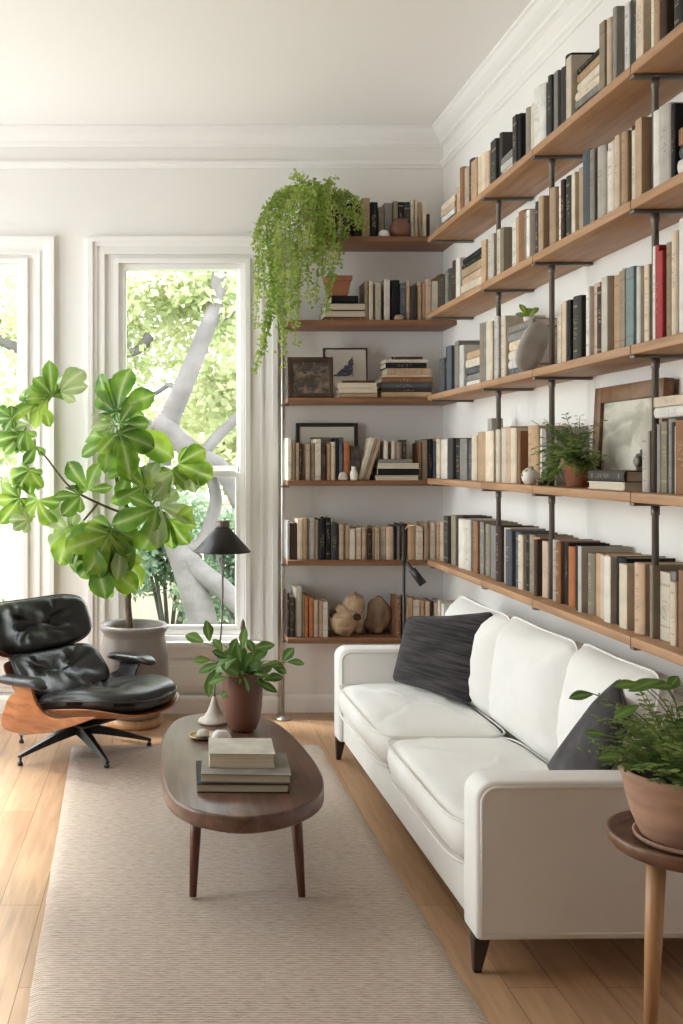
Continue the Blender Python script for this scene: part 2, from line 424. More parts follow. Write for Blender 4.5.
# ------------------------------------------------------------------ room shell
XW, YB, XL, YN, ZC = 1.663, 6.28, -2.45, -2.2, 3.487
TH = .16
def structure(mb, name, m, parent=None):
    o = mb.build(name, m, parent)
    if parent is None: o['kind'] = 'structure'
    return o
structure(MB().box(XL - TH, XW + TH, YN - TH, YB + TH, -.1, 0), 'floor', M_floor)
structure(MB().box(XL - TH, XW + TH, YN - TH, YB + TH, ZC, ZC + .1), 'ceiling', M_ceil)
structure(MB().box(XW, XW + TH, YN, YB + TH, 0, ZC), 'wall_right', M_wall)
structure(MB().box(XL - TH, XW + TH, YN - TH, YN, 0, ZC), 'wall_near', mat('taupe bounce wall paint', (.50, .46, .42), .8))  # wall out of view; its taupe is made up to set the bounced fill
# back wall with two window openings (frame outer sizes)
W2 = (-.305, .508); W1 = (-1.633, -.82); WZ = (.43, 2.71)
mb = MB()
for a, b in ((XL - TH, W1[0]), (W1[1], W2[0]), (W2[1], XW)): mb.box(a, b, YB, YB + TH, 0, ZC)
for w in (W1, W2):
    mb.box(w[0], w[1], YB, YB + TH, 0, WZ[0]); mb.box(w[0], w[1], YB, YB + TH, WZ[1], ZC)
structure(mb, 'wall_back', M_wall)
# left wall with tall windows (outside the photograph, they give the room its daylight)
LW = [(2.75, 4.25), (4.5, 6.0)]
mb = MB(); y = YN
for a, b in LW:
    mb.box(XL - TH, XL, y, a, 0, ZC); y = b
    mb.box(XL - TH, XL, a, b, 0, .35); mb.box(XL - TH, XL, a, b, 3.0, ZC)
mb.box(XL - TH, XL, y, YB, 0, ZC)
structure(mb, 'wall_left', M_wall)

def back_window(name, x0, x1, cas0, cas1):
    root = bpy.data.objects.new(name, None); COL.objects.link(root); root.location = ((x0 + x1) / 2, YB, WZ[0]); root['kind'] = 'structure'
    ox, oy, oz = root.location
    def part(mbx, nm, m):
        mbx.v = [v - Vector((ox, oy, oz)) for v in mbx.v]
        return mbx.build(nm, m, root)
    z0, z1 = WZ
    f = MB()    # fixed frame: two stepped rings
    for a, dy0, dy1 in ((.028, -.022, .13), (.058, .012, .10)):
        f.box(x0 + a - .028, x0 + a, YB + dy0, YB + dy1, z0, z1, .0); f.box(x1 - a, x1 - a + .028, YB + dy0, YB + dy1, z0, z1, .0)
        f.box(x0 + a, x1 - a, YB + dy0, YB + dy1, z1 - a, z1 - a + .028, .0); f.box(x0 + a, x1 - a, YB + dy0, YB + dy1, z0 + a - .028, z0 + a, .0)
    part(f, 'window_frame', M_trim)
    zm = EYE - 12 * YB / F
    up = MB(); up.box(x0 + .058, x1 - .058, YB + .055, YB + .09, zm - .01, zm + .035, .004)
    up.box(x0 + .056, x0 + .072, YB + .055, YB + .09, zm, z1 - .05, .003); up.box(x1 - .072, x1 - .056, YB + .055, YB + .09, zm, z1 - .05, .003)
    part(up, 'upper_sash', M_trim)
    lo = MB(); lo.box(x0 + .085, x1 - .085, YB + .02, YB + .055, zm - .03, zm + .01, .004)
    lo.box(x0 + .056, x0 + .085, YB + .02, YB + .055, z0 + .05, zm, .004); lo.box(x1 - .085, x1 - .056, YB + .02, YB + .055, z0 + .05, zm, .004)
    lo.box(x0 + .085, x1 - .085, YB + .02, YB + .055, z0 + .05, z0 + .085)
    part(lo, 'lower_sash', M_trim)
    part(MB().box(x0 + .06, x1 - .06, YB + .070, YB + .074, zm, z1 - .05), 'glass_pane', M_glass)
    part(MB().box(x0 + .06, x1 - .06, YB + .036, YB + .040, z0 + .06, zm), 'glass_pane', M_glass)
    s = MB(); s.box(x0 - .06, x1 + .06, YB - .075, YB + .02, z0 - .035, z0, .008); s.box(x0 - .03, x1 + .03, YB - .03, YB - .002, z0 - .10, z0 - .035, .006)
    part(s, 'window_sill', M_trim)
    c = MB()
    zt = 2.835
    # moulded casing: outer bead, flat, inner beads
    for (a0, a1, prj) in ((0, .03, .045), (.03, .055, .03), (.055, .085, .018), (.085, .10, .028)):
        c.box(cas0 + a0, cas0 + a1, YB - prj, YB - .001, .11, zt - a0, .0); c.box(cas1 - a1, cas1 - a0, YB - prj, YB - .001, .11, zt - a0, .0)
        c.box(cas0 + a1, cas1 - a1, YB - prj, YB - .001, zt - a1, zt - a0, .0)
    part(c, 'casing', M_trim)
    pn = MB()   # raised panel under the sill
    px0, px1 = cas0 + .13, cas1 - .13
    pn.box(px0, px1, YB - .012, YB - .001, .12, .31, .004); pn.box(px0 + .03, px1 - .03, YB - .02, YB - .006, .15, .28, .006)
    part(pn, 'apron_panel', M_trim)
back_window('window_1', W1[0], W1[1], -1.79, -.66)
back_window('window_2', W2[0], W2[1], -.46, .67)
for i, (a, b) in enumerate(LW):
    w = MB()
    for y0, y1 in ((a, a + .06), (b - .06, b)): w.box(XL - .1, XL + .02, y0, y1, .35, 3.0)
    for z0, z1 in ((.35, .42), (1.72, 1.77), (2.93, 3.0)): w.box(XL - .1, XL + .02, a + .06, b - .06, z0, z1)
    o = structure(w, 'window_%d' % (i + 3), M_trim)
    g = MB().box(XL - .05, XL - .045, a + .05, b - .05, .4, 2.95).build('glass_pane', M_glass, o)
# cornice, picture rail, skirting
def run(prof, name, axis):
    if axis == 'x': pts = [(YB - p, z) for p, z in prof]; o = structure(MB().prism(pts, 'x', XL, XW), name, M_trim)
    else: pts = [(XW - p, z) for p, z in prof]; o = structure(MB().prism(pts, 'y', YN, YB - .001), name, M_trim)
    return o
corn = [(0.001, ZC - .001), (.085, ZC - .001), (.085, ZC - .014), (.074, ZC - .022), (.062, ZC - .045), (.044, ZC - .066), (.026, ZC - .08), (.022, ZC - .095), (.010, ZC - .10), (.001, ZC - .108)]
rail = [(.001, 3.30), (.012, 3.298), (.022, 3.285), (.022, 3.272), (.012, 3.262), (.008, 3.25), (.001, 3.248)]
base = [(.001, .001), (.018, .001), (.018, .085), (.012, .098), (.006, .104), (.001, .106)]
run(corn, 'trim_1', 'x'); run(corn, 'trim_2', 'y'); run(rail, 'trim_3', 'x'); run(rail, 'trim_4', 'y')
mb = MB()
mb.prism([(YB - p, z) for p, z in base], 'x', -.66, -.46); mb.prism([(YB - p, z) for p, z in base], 'x', .67, XW - .02); mb.prism([(YB - p, z) for p, z in base], 'x', XL, -1.79)
for a, b in ((-.46, .67), (-1.79, -.66)): mb.prism([(YB - .03 - p, z) for p, z in base], 'x', a, b)
structure(mb, 'baseboard_back', M_trim)
run(base, 'baseboard_right', 'y')

# ------------------------------------------------------------------ rug
def make_rug():
    mb = MB(); cs = [(-.49, 5.53), (.81, 5.55), (.885, 1.9), (-.335, 1.9)]
    n, k = 40, 100; vs, fs = [], []
    for j in range(k + 1):
        for i in range(n + 1):
            u, v = i / n, j / k
            a = Vector(cs[0]).lerp(Vector(cs[1]), u); b = Vector(cs[3]).lerp(Vector(cs[2]), u)
            p = a.lerp(b, v)
            e = .006 * noise.noise(Vector((p.x * 2, p.y * 5, 3)))
            edge = min(i, n - i, j, k - j)
            z = .002 if edge == 0 else .0125 + .0012 * noise.noise(Vector((p.x * 9, p.y * 9, 0)))
            vs.append((p.x + (e if i in (0, n) else 0), p.y + (e if j in (0, k) else 0), z))
    for j in range(k):
        for i in range(n):
            a = j * (n + 1) + i; fs.append((a, a + n + 1, a + n + 2, a + 1))
    o = mb.add(vs, fs, 0, True).build('rug', M_rug)
    return tag(o, 'oatmeal woven wool rug lying under the coffee table on the oak floor', 'rug')
make_rug()

# ------------------------------------------------------------------ shelving
RZ = [2.69, 2.275, 1.83, 1.377, .935]           # undersides, wall above the sofa
BZ = [2.752, 2.275, 1.832, 1.36, .905, .461]     # undersides, window wall
ST = .03
XF, XS = 1.43, 1.49
JY = [5.72, 4.744, 4.09, 3.227, 2.35]
rs = thing('shelving_unit', 'long tiered wooden wall shelving with steel posts running above the white sofa', 'shelves', (XW, 4.1, .9))
def loc(mbx, root):
    mbx.v = [v - root.location for v in mbx.v]; return mbx
for r, z in enumerate(RZ):
    for b in range(4):
        y1, y0 = JY[b] - (.0025 if b else 0), JY[b + 1] + .0025
        loc(MB().box(XF, XW - .001, y0, y1, z, z + ST, .003), rs).build('shelf_board', M_oak, rs)
    for yj in JY[1:4] + [5.66]:
        m = MB().box(XF + .004, XW - .003, yj - .016, yj + .016, z - .011, z - .0005, .002)
        loc(m, rs).build('bracket', M_steel, rs)
for yj in JY[1:4]:
    m = MB()
    for r in range(5):
        z1 = RZ[r] - .011; z0 = (RZ[r + 1] + ST) if r < 4 else None
        if z0 is None: continue
        m.lathe([(.0105, z0), (.0105, z1 - .03), (.013, z1 - .028), (.013, z1 - .001)], 14, (1.507, yj, 0))
    loc(m, rs).build('post', M_steel, rs)
loc(MB().box(XF + .02, XW - .001, 5.375, 5.72, .45, .48, .003), rs).build('shelf_board', M_oak, rs)
loc(MB().box(XW - .03, XW - .001, 5.40, 5.43, .30, .45, .003).box(XW - .03, XW - .001, 5.6, 5.63, .30, .45, .003), rs).build('bracket', M_steel, rs)

YF = 5.98
bs = thing('shelving_unit', 'six tier dark wood corner shelving with a slim metal pole beside the window', 'shelves', (1.1, YB, .4))
for r, z in enumerate(BZ):
    x0 = .835 if r == 0 else .698
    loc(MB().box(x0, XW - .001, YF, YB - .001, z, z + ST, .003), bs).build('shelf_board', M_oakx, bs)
m = MB(); m.tube([(.684, 6.10, .012), (.684, 6.10, 2.42)], .0095, 12)
loc(m, bs).build('pole', M_pole, bs)
loc(MB().lathe([(.001, .0005), (.045, .0005), (.045, .007), (.02, .014), (.012, .022), (.001, .022)], 24, (.684, 6.10, 0)), bs).build('pole_foot', M_pole, bs)
for z in BZ[1:]:
    loc(MB().box(.672, .72, 6.085, 6.115, z - .012, z - .0005, .002), bs).build('bracket', M_steel, bs)

# ------------------------------------------------------------------ books
PAL = {
 'K': ((.012, .012, .013), 'black'), 'C': ((.05, .047, .045), 'charcoal'), 'D': ((.055, .03, .022), 'dark brown'),
 'G': ((.24, .225, .205), 'grey'), 'S': ((.085, .095, .11), 'slate blue'), 'W': ((.68, .655, .60), 'white'),
 'I': ((.60, .525, .415), 'cream'), 'T': ((.44, .31, .195), 'tan'), 'P': ((.53, .395, .29), 'pinkish beige'),
 'B': ((.23, .115, .06), 'brown'), 'O': ((.42, .155, .06), 'rust orange'), 'R': ((.36, .05, .055), 'red'),
 'L': ((.46, .44, .40), 'light grey'), 'V': ((.25, .205, .145), 'olive brown'), 'E': ((.17, .23, .245), 'blue grey')}
NBOOK = [0]
USED = {}
ORD = ['first', 'second', 'third', 'fourth', 'fifth', 'sixth', 'seventh', 'eighth', 'ninth', 'tenth', 'eleventh', 'twelfth', 'thirteenth', 'fourteenth', 'fifteenth', 'sixteenth', 'seventeenth', 'eighteenth', 'nineteenth', 'twentieth'] + ['twenty-' + w for w in ('first', 'second', 'third', 'fourth', 'fifth', 'sixth', 'seventh', 'eighth', 'ninth')] + ['thirtieth'] + ['thirty-' + w for w in ('first', 'second', 'third', 'fourth', 'fifth')]
def book(t, d, h, mtx, ck, label, group, pages=True, lie=False, fore=False, name='book'):
    """t thick, d deep, h tall; spine at local y=0 facing -y; lie: on its side, lie+fore: page edge forward"""
    c = min(.0032, t * .16)
    k = .12 * t * rnd.choice((0, 1, 1, 1.4))
    out = [(-t / 2, d), (-t / 2, k + .002)]
    for i in range(7):
        x = -t / 2 + t * (i + .5) / 7; out.append((x, k * (2 * x / t) ** 2))
    out += [(t / 2, k + .002), (t / 2, d)]
    inn = [(t / 2 - c, d), (t / 2 - c, k + c + .002), (-t / 2 + c, k + c + .002), (-t / 2 + c, d)]
    n = len(out)
    vs = [(x, y, 0) for x, y in out + inn] + [(x, y, h) for x, y in out + inn]
    N = n + 4
    fs = [(i, i + 1, N + i + 1, N + i) for i in range(N - 1)] + [(N - 1, 0, N, 2 * N - 1)]
    # caps: boards and spine
    for o_, fl in ((0, True), (N, False)):
        caps = [(0, 1, n + 2, n + 3), (n - 2, n - 1, n, n + 1), tuple(range(1, n - 1)) + (n + 1, n + 2)]
        for q in caps:
            q = [o_ + i for i in q]; fs.append(q if fl else q[::-1])
    pv = []
    x0, x1, y0, y1, z0, z1 = -t / 2 + c, t / 2 - c, k + c + .002, d - .005, .003, h - .004
    pv = [(x, y, z) for x in (x0, x1) for y in (y0, y1) for z in (z0, z1)]
    pf = [(0, 1, 3, 2), (4, 6, 7, 5), (0, 4, 5, 1), (2, 3, 7, 6), (0, 2, 6, 4), (1, 5, 7, 3)]
    def mp(v):
        x, y, z = v
        if lie:
            if fore: return Vector((z - h / 2, d - y, x + t / 2))
            return Vector((h / 2 - z, y, x + t / 2))
        return Vector((x, y, z))
    def at(v): return (v[0] / t, v[1] / d, v[2] / h)
    mb = MB().add([mp(v) for v in vs], fs, 0, False, [at(v) for v in vs])
    col = PAL[ck][0]; j = 1 + rnd.uniform(-.16, .16); w = rnd.uniform(-.05, .05)
    if not pages: mb.add([mp(v) for v in pv], pf, 1, False, [at(v) for v in pv])
    o = mb.build(name, [M_book, M_pages], None, None, 'bk')
    o.matrix_world = mtx
    o.color = (max(0, col[0] * j * (1 + w)), col[1] * j, max(0, col[2] * j * (1 - w)), 1)
    tag(o, label, 'book', group)
    if pages:
        p = MB().add([mp(v) for v in pv], pf, 0, False, [at(v) for v in pv]).build('page_block', [M_pages], o, None, 'bk')
    NBOOK[0] += 1
    return o
ROWN = ['top', 'second', 'third', 'fourth', 'fifth', 'lowest']
def hw(h): return 'tall ' if h > .255 else ('short ' if h < .19 else '')
def tw(t): return 'thick ' if t > .055 else ('slim ' if t < .02 else '')

# ---- window wall rows: entries (colour, px left, px right, top y)
def zpx(y, Y): return EYE - (y - CY) * Y / F
YSP = 6.02
def back_row(r, entries, setback=0.0, pre=''):
    zb = BZ[r] + ST + .0006
    for i, e in enumerate(entries):
        ck, a, b, ty = e[:4]
        ys = YSP + setback + rnd.uniform(-.008, .012)
        x0 = (a - CX) * ys / F + .0006; x1 = (b - CX) * ys / F - .0006
        h = zpx(ty, ys) - zb; t = x1 - x0; d = min(.6 * h + .05, YB - .012 - ys)
        lab = '%s%s%s book, %s from the window on the %s corner shelf' % (hw(h), tw(t) if not hw(h) else '', PAL[ck][1], ORD[i], ROWN[r])
        book(t, d, h, Matrix.Translation(((x0 + x1) / 2, ys, zb)), ck, lab, 'upright books on the %s corner shelf' % ROWN[r], pages=r >= 3)
def lying_stack(x0, y0, zb, items, where, group, wall='back', fore=False):
    """items bottom to top: (colour, px or metre length, depth, thickness, shift)"""
    n = len(items); z = zb
    for i, (ck, ln, dp, t, sh) in enumerate(items):
        pos = 'topmost' if i == n - 1 else ('lowest' if i == 0 else ORD[i] + ' up')
        fo = fore if not isinstance(fore, (list, tuple)) else fore[i]
        lab = '%s book %s in stack %s' % (PAL[ck][1], pos, where)
        if wall == 'back': m = Matrix.Translation((x0 + sh, y0, z)) @ Matrix.Rotation(R(rnd.uniform(-1.5, 1.5)), 4, 'Z')
        else: m = Matrix.Translation((x0, y0 + sh, z)) @ Matrix.Rotation(R(-90 + rnd.uniform(-2, 2)), 4, 'Z')
        book(t, dp, ln, m, ck, lab, group, True, True, fo)
        z += t + .0007
    return z
bx = lambda px: (px - CX) * YSP / F
back_row(0, [('K', 346, 352.5, 203), ('D', 353, 360.5, 201), ('T', 362, 369.8, 198), ('K', 370.2, 378, 202), ('V', 378.5, 384, 207), ('G', 384.5, 392.5, 203), ('V', 393.5, 398, 201), ('K', 398.3, 404, 202), ('C', 404.3, 410, 202),
             ('I', 410.5, 414, 199), ('I', 414.3, 418, 200), ('T', 418.3, 422, 202), ('I', 422.3, 426.6, 204), ('D', 427, 430, 214)], setback=.06)
back_row(1, [('V', 365, 369, 281), ('I', 369.3, 373.5, 281), ('I', 375, 381.5, 283), ('W', 384.5, 390, 279), ('K', 391, 400, 280), ('S', 400.3, 406, 283), ('P', 406.3, 410.7, 280),
             ('C', 411, 417, 286), ('T', 417.3, 421.7, 282), ('T', 422, 425.7, 284), ('P', 426, 431.5, 279), ('I', 432, 438, 281), ('B', 438.4, 443, 275)])
zt1 = lying_stack(bx(346), YSP, BZ[1] + ST + .0006, [('B', .24, .19, .018, .004), ('C', .245, .19, .04, 0), ('K', .23, .18, .042, 0), ('K', .155, .15, .042, -.005)], 'under the square clay pot', 'stacked books under the clay pot', fore=[0, 1, 1, 0])
zt2 = lying_stack(bx(357), YSP - .03, BZ[2] + ST + .0006, [('T', .22, .17, .026, 0), ('I', .222, .165, .03, .003), ('I', .225, .16, .028, -.002), ('D', .19, .14, .012, .005)], 'under the pale print', 'stacked books under the pale print', fore=[0, 1, 1, 0])
zt3 = lying_stack(bx(406.5), YSP - .015, BZ[2] + ST + .0006, [('T', .285, .19, .034, -.005), ('D', .285, .19, .018, 0), ('S', .295, .2, .034, 0), ('B', .29, .2, .03, .002), ('P', .265, .19, .014, .004), ('T', .25, .19, .036, .01), ('K', .235, .17, .03, -.005), ('I', .24, .165, .02, -.002), ('D', .175, .15, .014, 0)], 'at the corner end of the third shelf', 'tall pile of books on the third corner shelf')
R4 = [('W', 287.5, 291.8, 438), ('V', 292.2, 295.6, 440), ('T', 296, 299, 443), ('D', 299.3, 302, 443), ('V', 302.3, 305.3, 444), ('P', 305.6, 310.5, 444), ('V', 311, 314.8, 443), ('I', 315.2, 321, 439), ('D', 321.4, 326, 445), ('T', 326.5, 331, 444),
      ('I', 331.4, 335.6, 442), ('K', 336, 339, 438), ('S', 339.4, 343, 443), ('O', 343.4, 349.6, 443)]
back_row(3, R4)
zs4 = lying_stack(bx(397.5), YSP - .02, BZ[3] + ST + .0006, [('W', .245, .2, .028, -.004), ('K', .235, .19, .038, .002), ('W', .235, .19, .03, .004), ('G', .19, .17, .022, -.014)], 'below the small upright books by the corner', 'stacked books on the fourth corner shelf', fore=[1, 0, 1, 0])
def upright_on(z, ents, where, group):
    for i, (ck, a, b, ty) in enumerate(ents):
        ys = YSP + rnd.uniform(-.004, .006)
        x0, x1 = bx(a) + .0006, bx(b) - .0006; h = zpx(ty, ys) - z
        book(x1 - x0, .12, h, Matrix.Translation(((x0 + x1) / 2, ys, z + .0006)), ck, 'small %s book, %s from the window of those %s' % (PAL[ck][1], ORD[i], where), group, True)
upright_on(zs4, [('I', 384, 388.5, 441), ('D', 389, 391, 443), ('I', 391.4, 395.8, 441), ('V', 396.2, 401.8, 442), ('C', 402.2, 407, 440)], 'standing on the flat stack', 'small books standing on a stack')
for i, (ck, t, dx, lean, h) in enumerate((('I', .024, 0, 17.5, .250), ('V', .016, .0178, 17.5, .245), ('T', .018, .0378, 17.5, .245))):
    x = bx(357.5) + dx + .025
    book(t, .16, h, Matrix.Translation((x, YSP - .005, BZ[3] + ST + .0008)) @ Matrix.Rotation(R(lean), 4, 'Y') @ Matrix.Translation((-t / 2, 0, .0)), ck, '%s book leaning towards the corner, %s of three beside the small white vase' % (PAL[ck][1], ORD[i]), 'leaning books on the fourth corner shelf', True)
zb4 = BZ[3] + ST + .0006
for i, (ck, a, b, ty) in enumerate([('B', 419, 421.5, 443), ('V', 422, 427.5, 440), ('K', 428, 433, 439), ('S', 433.3, 437.5, 441), ('T', 438, 442, 438)]):
    x0, x1 = bx(a) + .0006, bx(b) - .0006
    book(x1 - x0, .17, zpx(ty, YSP) - zb4, Matrix.Translation(((x0 + x1) / 2, YSP + .002 * i, zb4)), ck, '%s book, %s past the flat stack on the fourth corner shelf' % (PAL[ck][1], ORD[i]), 'upright books by the corner on the fourth shelf', True)
back_row(4, [('L', 287.2, 290, 521), ('D', 290.4, 297, 523), ('I', 297.4, 303, 519), ('T', 303.3, 307.5, 518), ('L', 308, 315, 518), ('V', 315.4, 318.6, 520), ('K', 319, 325.5, 519), ('K', 325.8, 331, 518), ('C', 331.3, 338, 523), ('P', 339, 344, 525), ('T', 344.4, 349.4, 525),
             ('I', 350, 355, 529), ('I', 355.4, 361.6, 528), ('P', 362, 367, 527), ('D', 367.3, 372, 529), ('V', 372.4, 375, 527), ('T', 375.4, 379.6, 528), ('I', 380, 385.6, 527), ('P', 386.5, 394, 527), ('K', 394.3, 396.6, 526), ('G', 397, 400, 526), ('D', 400.4, 407, 524),
             ('T', 408, 415.4, 524), ('I', 416, 423, 526), ('T', 424, 429, 523), ('I', 429.4, 436, 523), ('P', 436.4, 441.5, 522)])
back_row(5, [('D', 287, 289.4, 593), ('C', 289.8, 294.6, 597), ('I', 295, 302.5, 588), ('V', 302.8, 304.8, 594), ('O', 305.2, 308.4, 596), ('O', 309, 313.5, 598), ('P', 314, 318.6, 600), ('T', 319, 322.4, 601), ('W', 322.8, 328, 602)])
zb6 = BZ[5] + ST + .0006
for i, (ck, a, b, ty) in enumerate([('B', 396.5, 401, 597), ('T', 407, 413, 598), ('I', 413.4, 420, 600), ('T', 420.4, 425, 601), ('P', 425.4, 431, 602), ('D', 431.4, 434, 602), ('I', 434.4, 440, 603), ('G', 440.4, 443.5, 602)]):
    x0, x1 = bx(a) + .0006, bx(b) - .0006
    book(x1 - x0, .17, zpx(ty, YSP) - zb6, Matrix.Translation(((x0 + x1) / 2, YSP + .002 * i, zb6)), ck, '%s book, %s past the sandy stone on the lowest corner shelf' % (PAL[ck][1], ORD[i]), 'upright books behind the sofa arm', True)

# ---- wall above the sofa
GAPS = [(y - .021, y + .021) for y in JY[1:4]]
def yr(px, xs=XS): return xs * F / (px - CX)
SEG = ['corner', 'far post', 'middle post', 'near post']
def right_row(r, start, entries, xs=XS):
    zb = RZ[r] + ST + .0006; a = start
    cnt = [0, 0, 0, 0]
    zone = 0
    for e in entries:
        ck, b = e[0], e[1]
        y1, y0 = yr(a), yr(b)
        a = b
        if ck == '_': continue
        y1 = min(y1, JY[0] - .004)
        for g0, g1 in GAPS:
            if y0 < g1 and y1 > g0:
                if y1 - g1 >= g0 - y0: y0 = max(y0, g1)
                else: y1 = min(y1, g0)
        if y1 - y0 < .012: continue
        ym = (y0 + y1) / 2
        zone = sum(1 for g in GAPS if ym < g[0])
        cnt[zone] += 1
        group = 'books on the %s shelf above the sofa' % ROWN[r]
        if isinstance(e[2], list):
            items = [(k, (y1 - y0) - .004 - rnd.uniform(0, .02), min(.16, XW - .012 - xs), t / 100, rnd.uniform(-.004, .004)) for k, t in e[2]]
            lying_stack(xs + rnd.uniform(.0, .01), ym, zb, items, 'by the %s, %s shelf over the sofa' % (e[3], ROWN[r]) if len(e) > 3 else 'nearest the %s, %s shelf over the sofa' % (SEG[zone], ROWN[r]), 'stacked ' + group, 'right')
            cnt[zone] -= 1
            continue
        h = e[2] / 100 + rnd.uniform(-.004, .004); t = y1 - y0 - .0012
        pro = rnd.uniform(-.018, .012)
        x = xs + (e[3] if len(e) > 3 else 0) + pro; d = min(.55 * h + .06, XW - .006 - x)
        lab = '%s%s book, %s past the %s, %s shelf over the sofa' % (hw(h) or tw(t), PAL[ck][1], ORD[cnt[zone] - 1], SEG[zone], ROWN[r])
        book(t, d, h, Matrix.Translation((x, ym, zb)) @ Matrix.Rotation(R(-90), 4, 'Z'), ck, lab, group, pages=r >= 2)
right_row(0, 441, [('S', 454, [('W', 2.8), ('K', 3.4), ('W', 3), ('P', 3.5), ('I', 3.2)], 'upright books'), ('P', 460, 18), ('B', 463, 25.5), ('P', 467, 24), ('C', 471.5, 26), ('T', 477, 23), ('I', 480.5, 22.5), ('I', 484, 22), ('P', 488, 22), ('C', 493.4, 24.5),
             ('C', 499, 25), ('S', 513, [('K', 3.5), ('W', 3), ('L', 3), ('G', 3.5)], 'dark pair'), ('T', 516, 22), ('C', 520, 24), ('K', 523, 23), ('G', 527, 24), ('I', 532, 24), ('W', 543, 27.5), ('C', 546, 27), ('C', 553, 27), ('G', 557, 27), ('C', 562, 27), ('K', 568, 29.5), ('I', 573, 27),
             ('S', 603, [('C', 3.2), ('S', 3), ('G', 2.6), ('I', 3.4), ('I', 3.2), ('T', 3), ('K', 2.2)], 'near post'), ('V', 608.5, 27), ('P', 613, 26.5), ('T', 617, 25), ('G', 621, 27), ('W', 626, 27), ('C', 632, 28), ('C', 639, 29), ('I', 646.5, 27), ('W', 656, 26), ('T', 662, 28), ('D', 669, 28), ('I', 676, 27), ('C', 685, 28), ('T', 700, 26)])
right_row(1, 439, [('D', 442, 20), ('C', 445, 19), ('V', 449, 20), ('C', 453, 20), ('D', 457.5, 22), ('W', 461, 22), ('S', 484, [('W', 3.6), ('I', 3.6), ('P', 4), ('T', 4), ('K', 2.4), ('K', 3)], 'far post'), ('T', 488, 22), ('L', 493.4, 23), ('I', 500, 23), ('I', 503.5, 22), ('V', 507, 22), ('W', 515, 23), ('T', 518.5, 23),
             ('B', 526, 24), ('G', 529.5, 22), ('W', 532.5, 22), ('D', 535, 23), ('L', 538, 23), ('C', 541, 23), ('T', 545.7, 24), ('L', 552.5, 24), ('T', 558, 24), ('W', 561.5, 24), ('D', 565, 25), ('C', 571, 25), ('I', 574.5, 25), ('T', 579, 26), ('E', 583, 29), ('S', 590, 29), ('G', 594.5, 28), ('C', 599, 28.5), ('L', 607, 27),
             ('I', 611, 24), ('W', 617, 25.5), ('P', 622, 26), ('T', 628, 26), ('D', 632, 27), ('W', 636, 25), ('I', 640, 25), ('T', 646.8, 26), ('W', 660, 26), ('L', 670, 26), ('K', 674, 25), ('S', 704, [('S', 3.5), ('W', 4), ('S', 4), ('B', 5)], 'near post')])
right_row(2, 440, [('S', 444, 19), ('C', 448, 24.5), ('S', 452, 24), ('C', 456, 24.5), ('G', 460, 25), ('L', 464, 22), ('S', 480, [('W', 3.5), ('G', 3), ('S', 3.5), ('I', 4), ('T', 3.5)], 'far post'), ('V', 484, 29), ('G', 487.5, 29), ('I', 493.4, 28), ('L', 500, 29), ('D', 503, 27), ('I', 507, 28), ('S', 531, [('S', 4), ('W', 3.5), ('I', 4), ('I', 4), ('G', 3.4), ('G', 3.2)], 'grey stone'),
             ('_', 553), ('I', 557, 20), ('I', 560.5, 19), ('T', 566, 23), ('I', 570, 23), ('K', 573, 23), ('C', 581, 23.5), ('C', 590, 25), ('W', 593.5, 25.5), ('P', 599.5, 26), ('D', 606, 24), ('L', 612, 26.5), ('T', 620, 26), ('P', 624, 27), ('V', 630, 26), ('E', 638, 26), ('W', 642, 25.5), ('I', 646.8, 25.5), ('W', 656.5, 29.5), ('R', 660.5, 29.5), ('R', 666, 27), ('V', 671, 29), ('I', 676.5, 32), ('W', 688, 34), ('T', 702, 33)])
right_row(3, 439, [('I', 442, 21), ('W', 448, 21), ('C', 452, 21.5), ('K', 459, 21), ('G', 466, 20.5), ('S', 470, 20), ('I', 475, 21.5), ('T', 486, 23), ('I', 493.4, 23), ('I', 500, 23.5), ('T', 503.5, 24), ('L', 508, 24), ('P', 513, 24.5), ('I', 518, 23.5), ('B', 520.5, 22), ('T', 529, 24.5, .03), ('W', 536, 22.5, .03), ('G', 540.5, 23, .03), ('L', 545.5, 23, .03),
             ('_', 640), ('L', 646.8, 19), ('G', 657, 20.5), ('V', 663, 21.5), ('G', 671, 22), ('C', 674, 21), ('I', 679, 19.5), ('B', 690, 21), ('D', 702, 21)])
right_row(4, 440, [('P', 443, 21), ('G', 446, 24.5), ('C', 450, 24.5), ('V', 454, 25.5), ('C', 459, 25.5), ('W', 465, 24.5), ('L', 470, 25), ('K', 473, 24), ('B', 478, 25), ('G', 482, 24.5), ('V', 486, 24.5), ('G', 493.4, 24.5), ('D', 501, 25), ('L', 507, 24), ('S', 513, 23.5), ('S', 518, 23.5), ('I', 522.5, 23), ('K', 527, 23), ('V', 532, 23.5), ('T', 537, 23),
             ('D', 540, 22), ('P', 545.5, 22), ('L', 556, 23.5), ('B', 561, 23), ('K', 565, 23), ('O', 571, 22), ('T', 576, 21), ('K', 582, 23), ('L', 585.5, 23), ('V', 593, 21.5), ('T', 600, 22), ('I', 604, 21.5), ('I', 608, 22), ('W', 614.5, 22), ('K', 624, 22), ('I', 632, 21), ('G', 637, 20.5), ('P', 646.8, 22), ('V', 656.5, 22), ('I', 667, 20.5), ('G', 672, 21), ('I', 678, 18.5), ('B', 690, 22), ('D', 702, 21)])
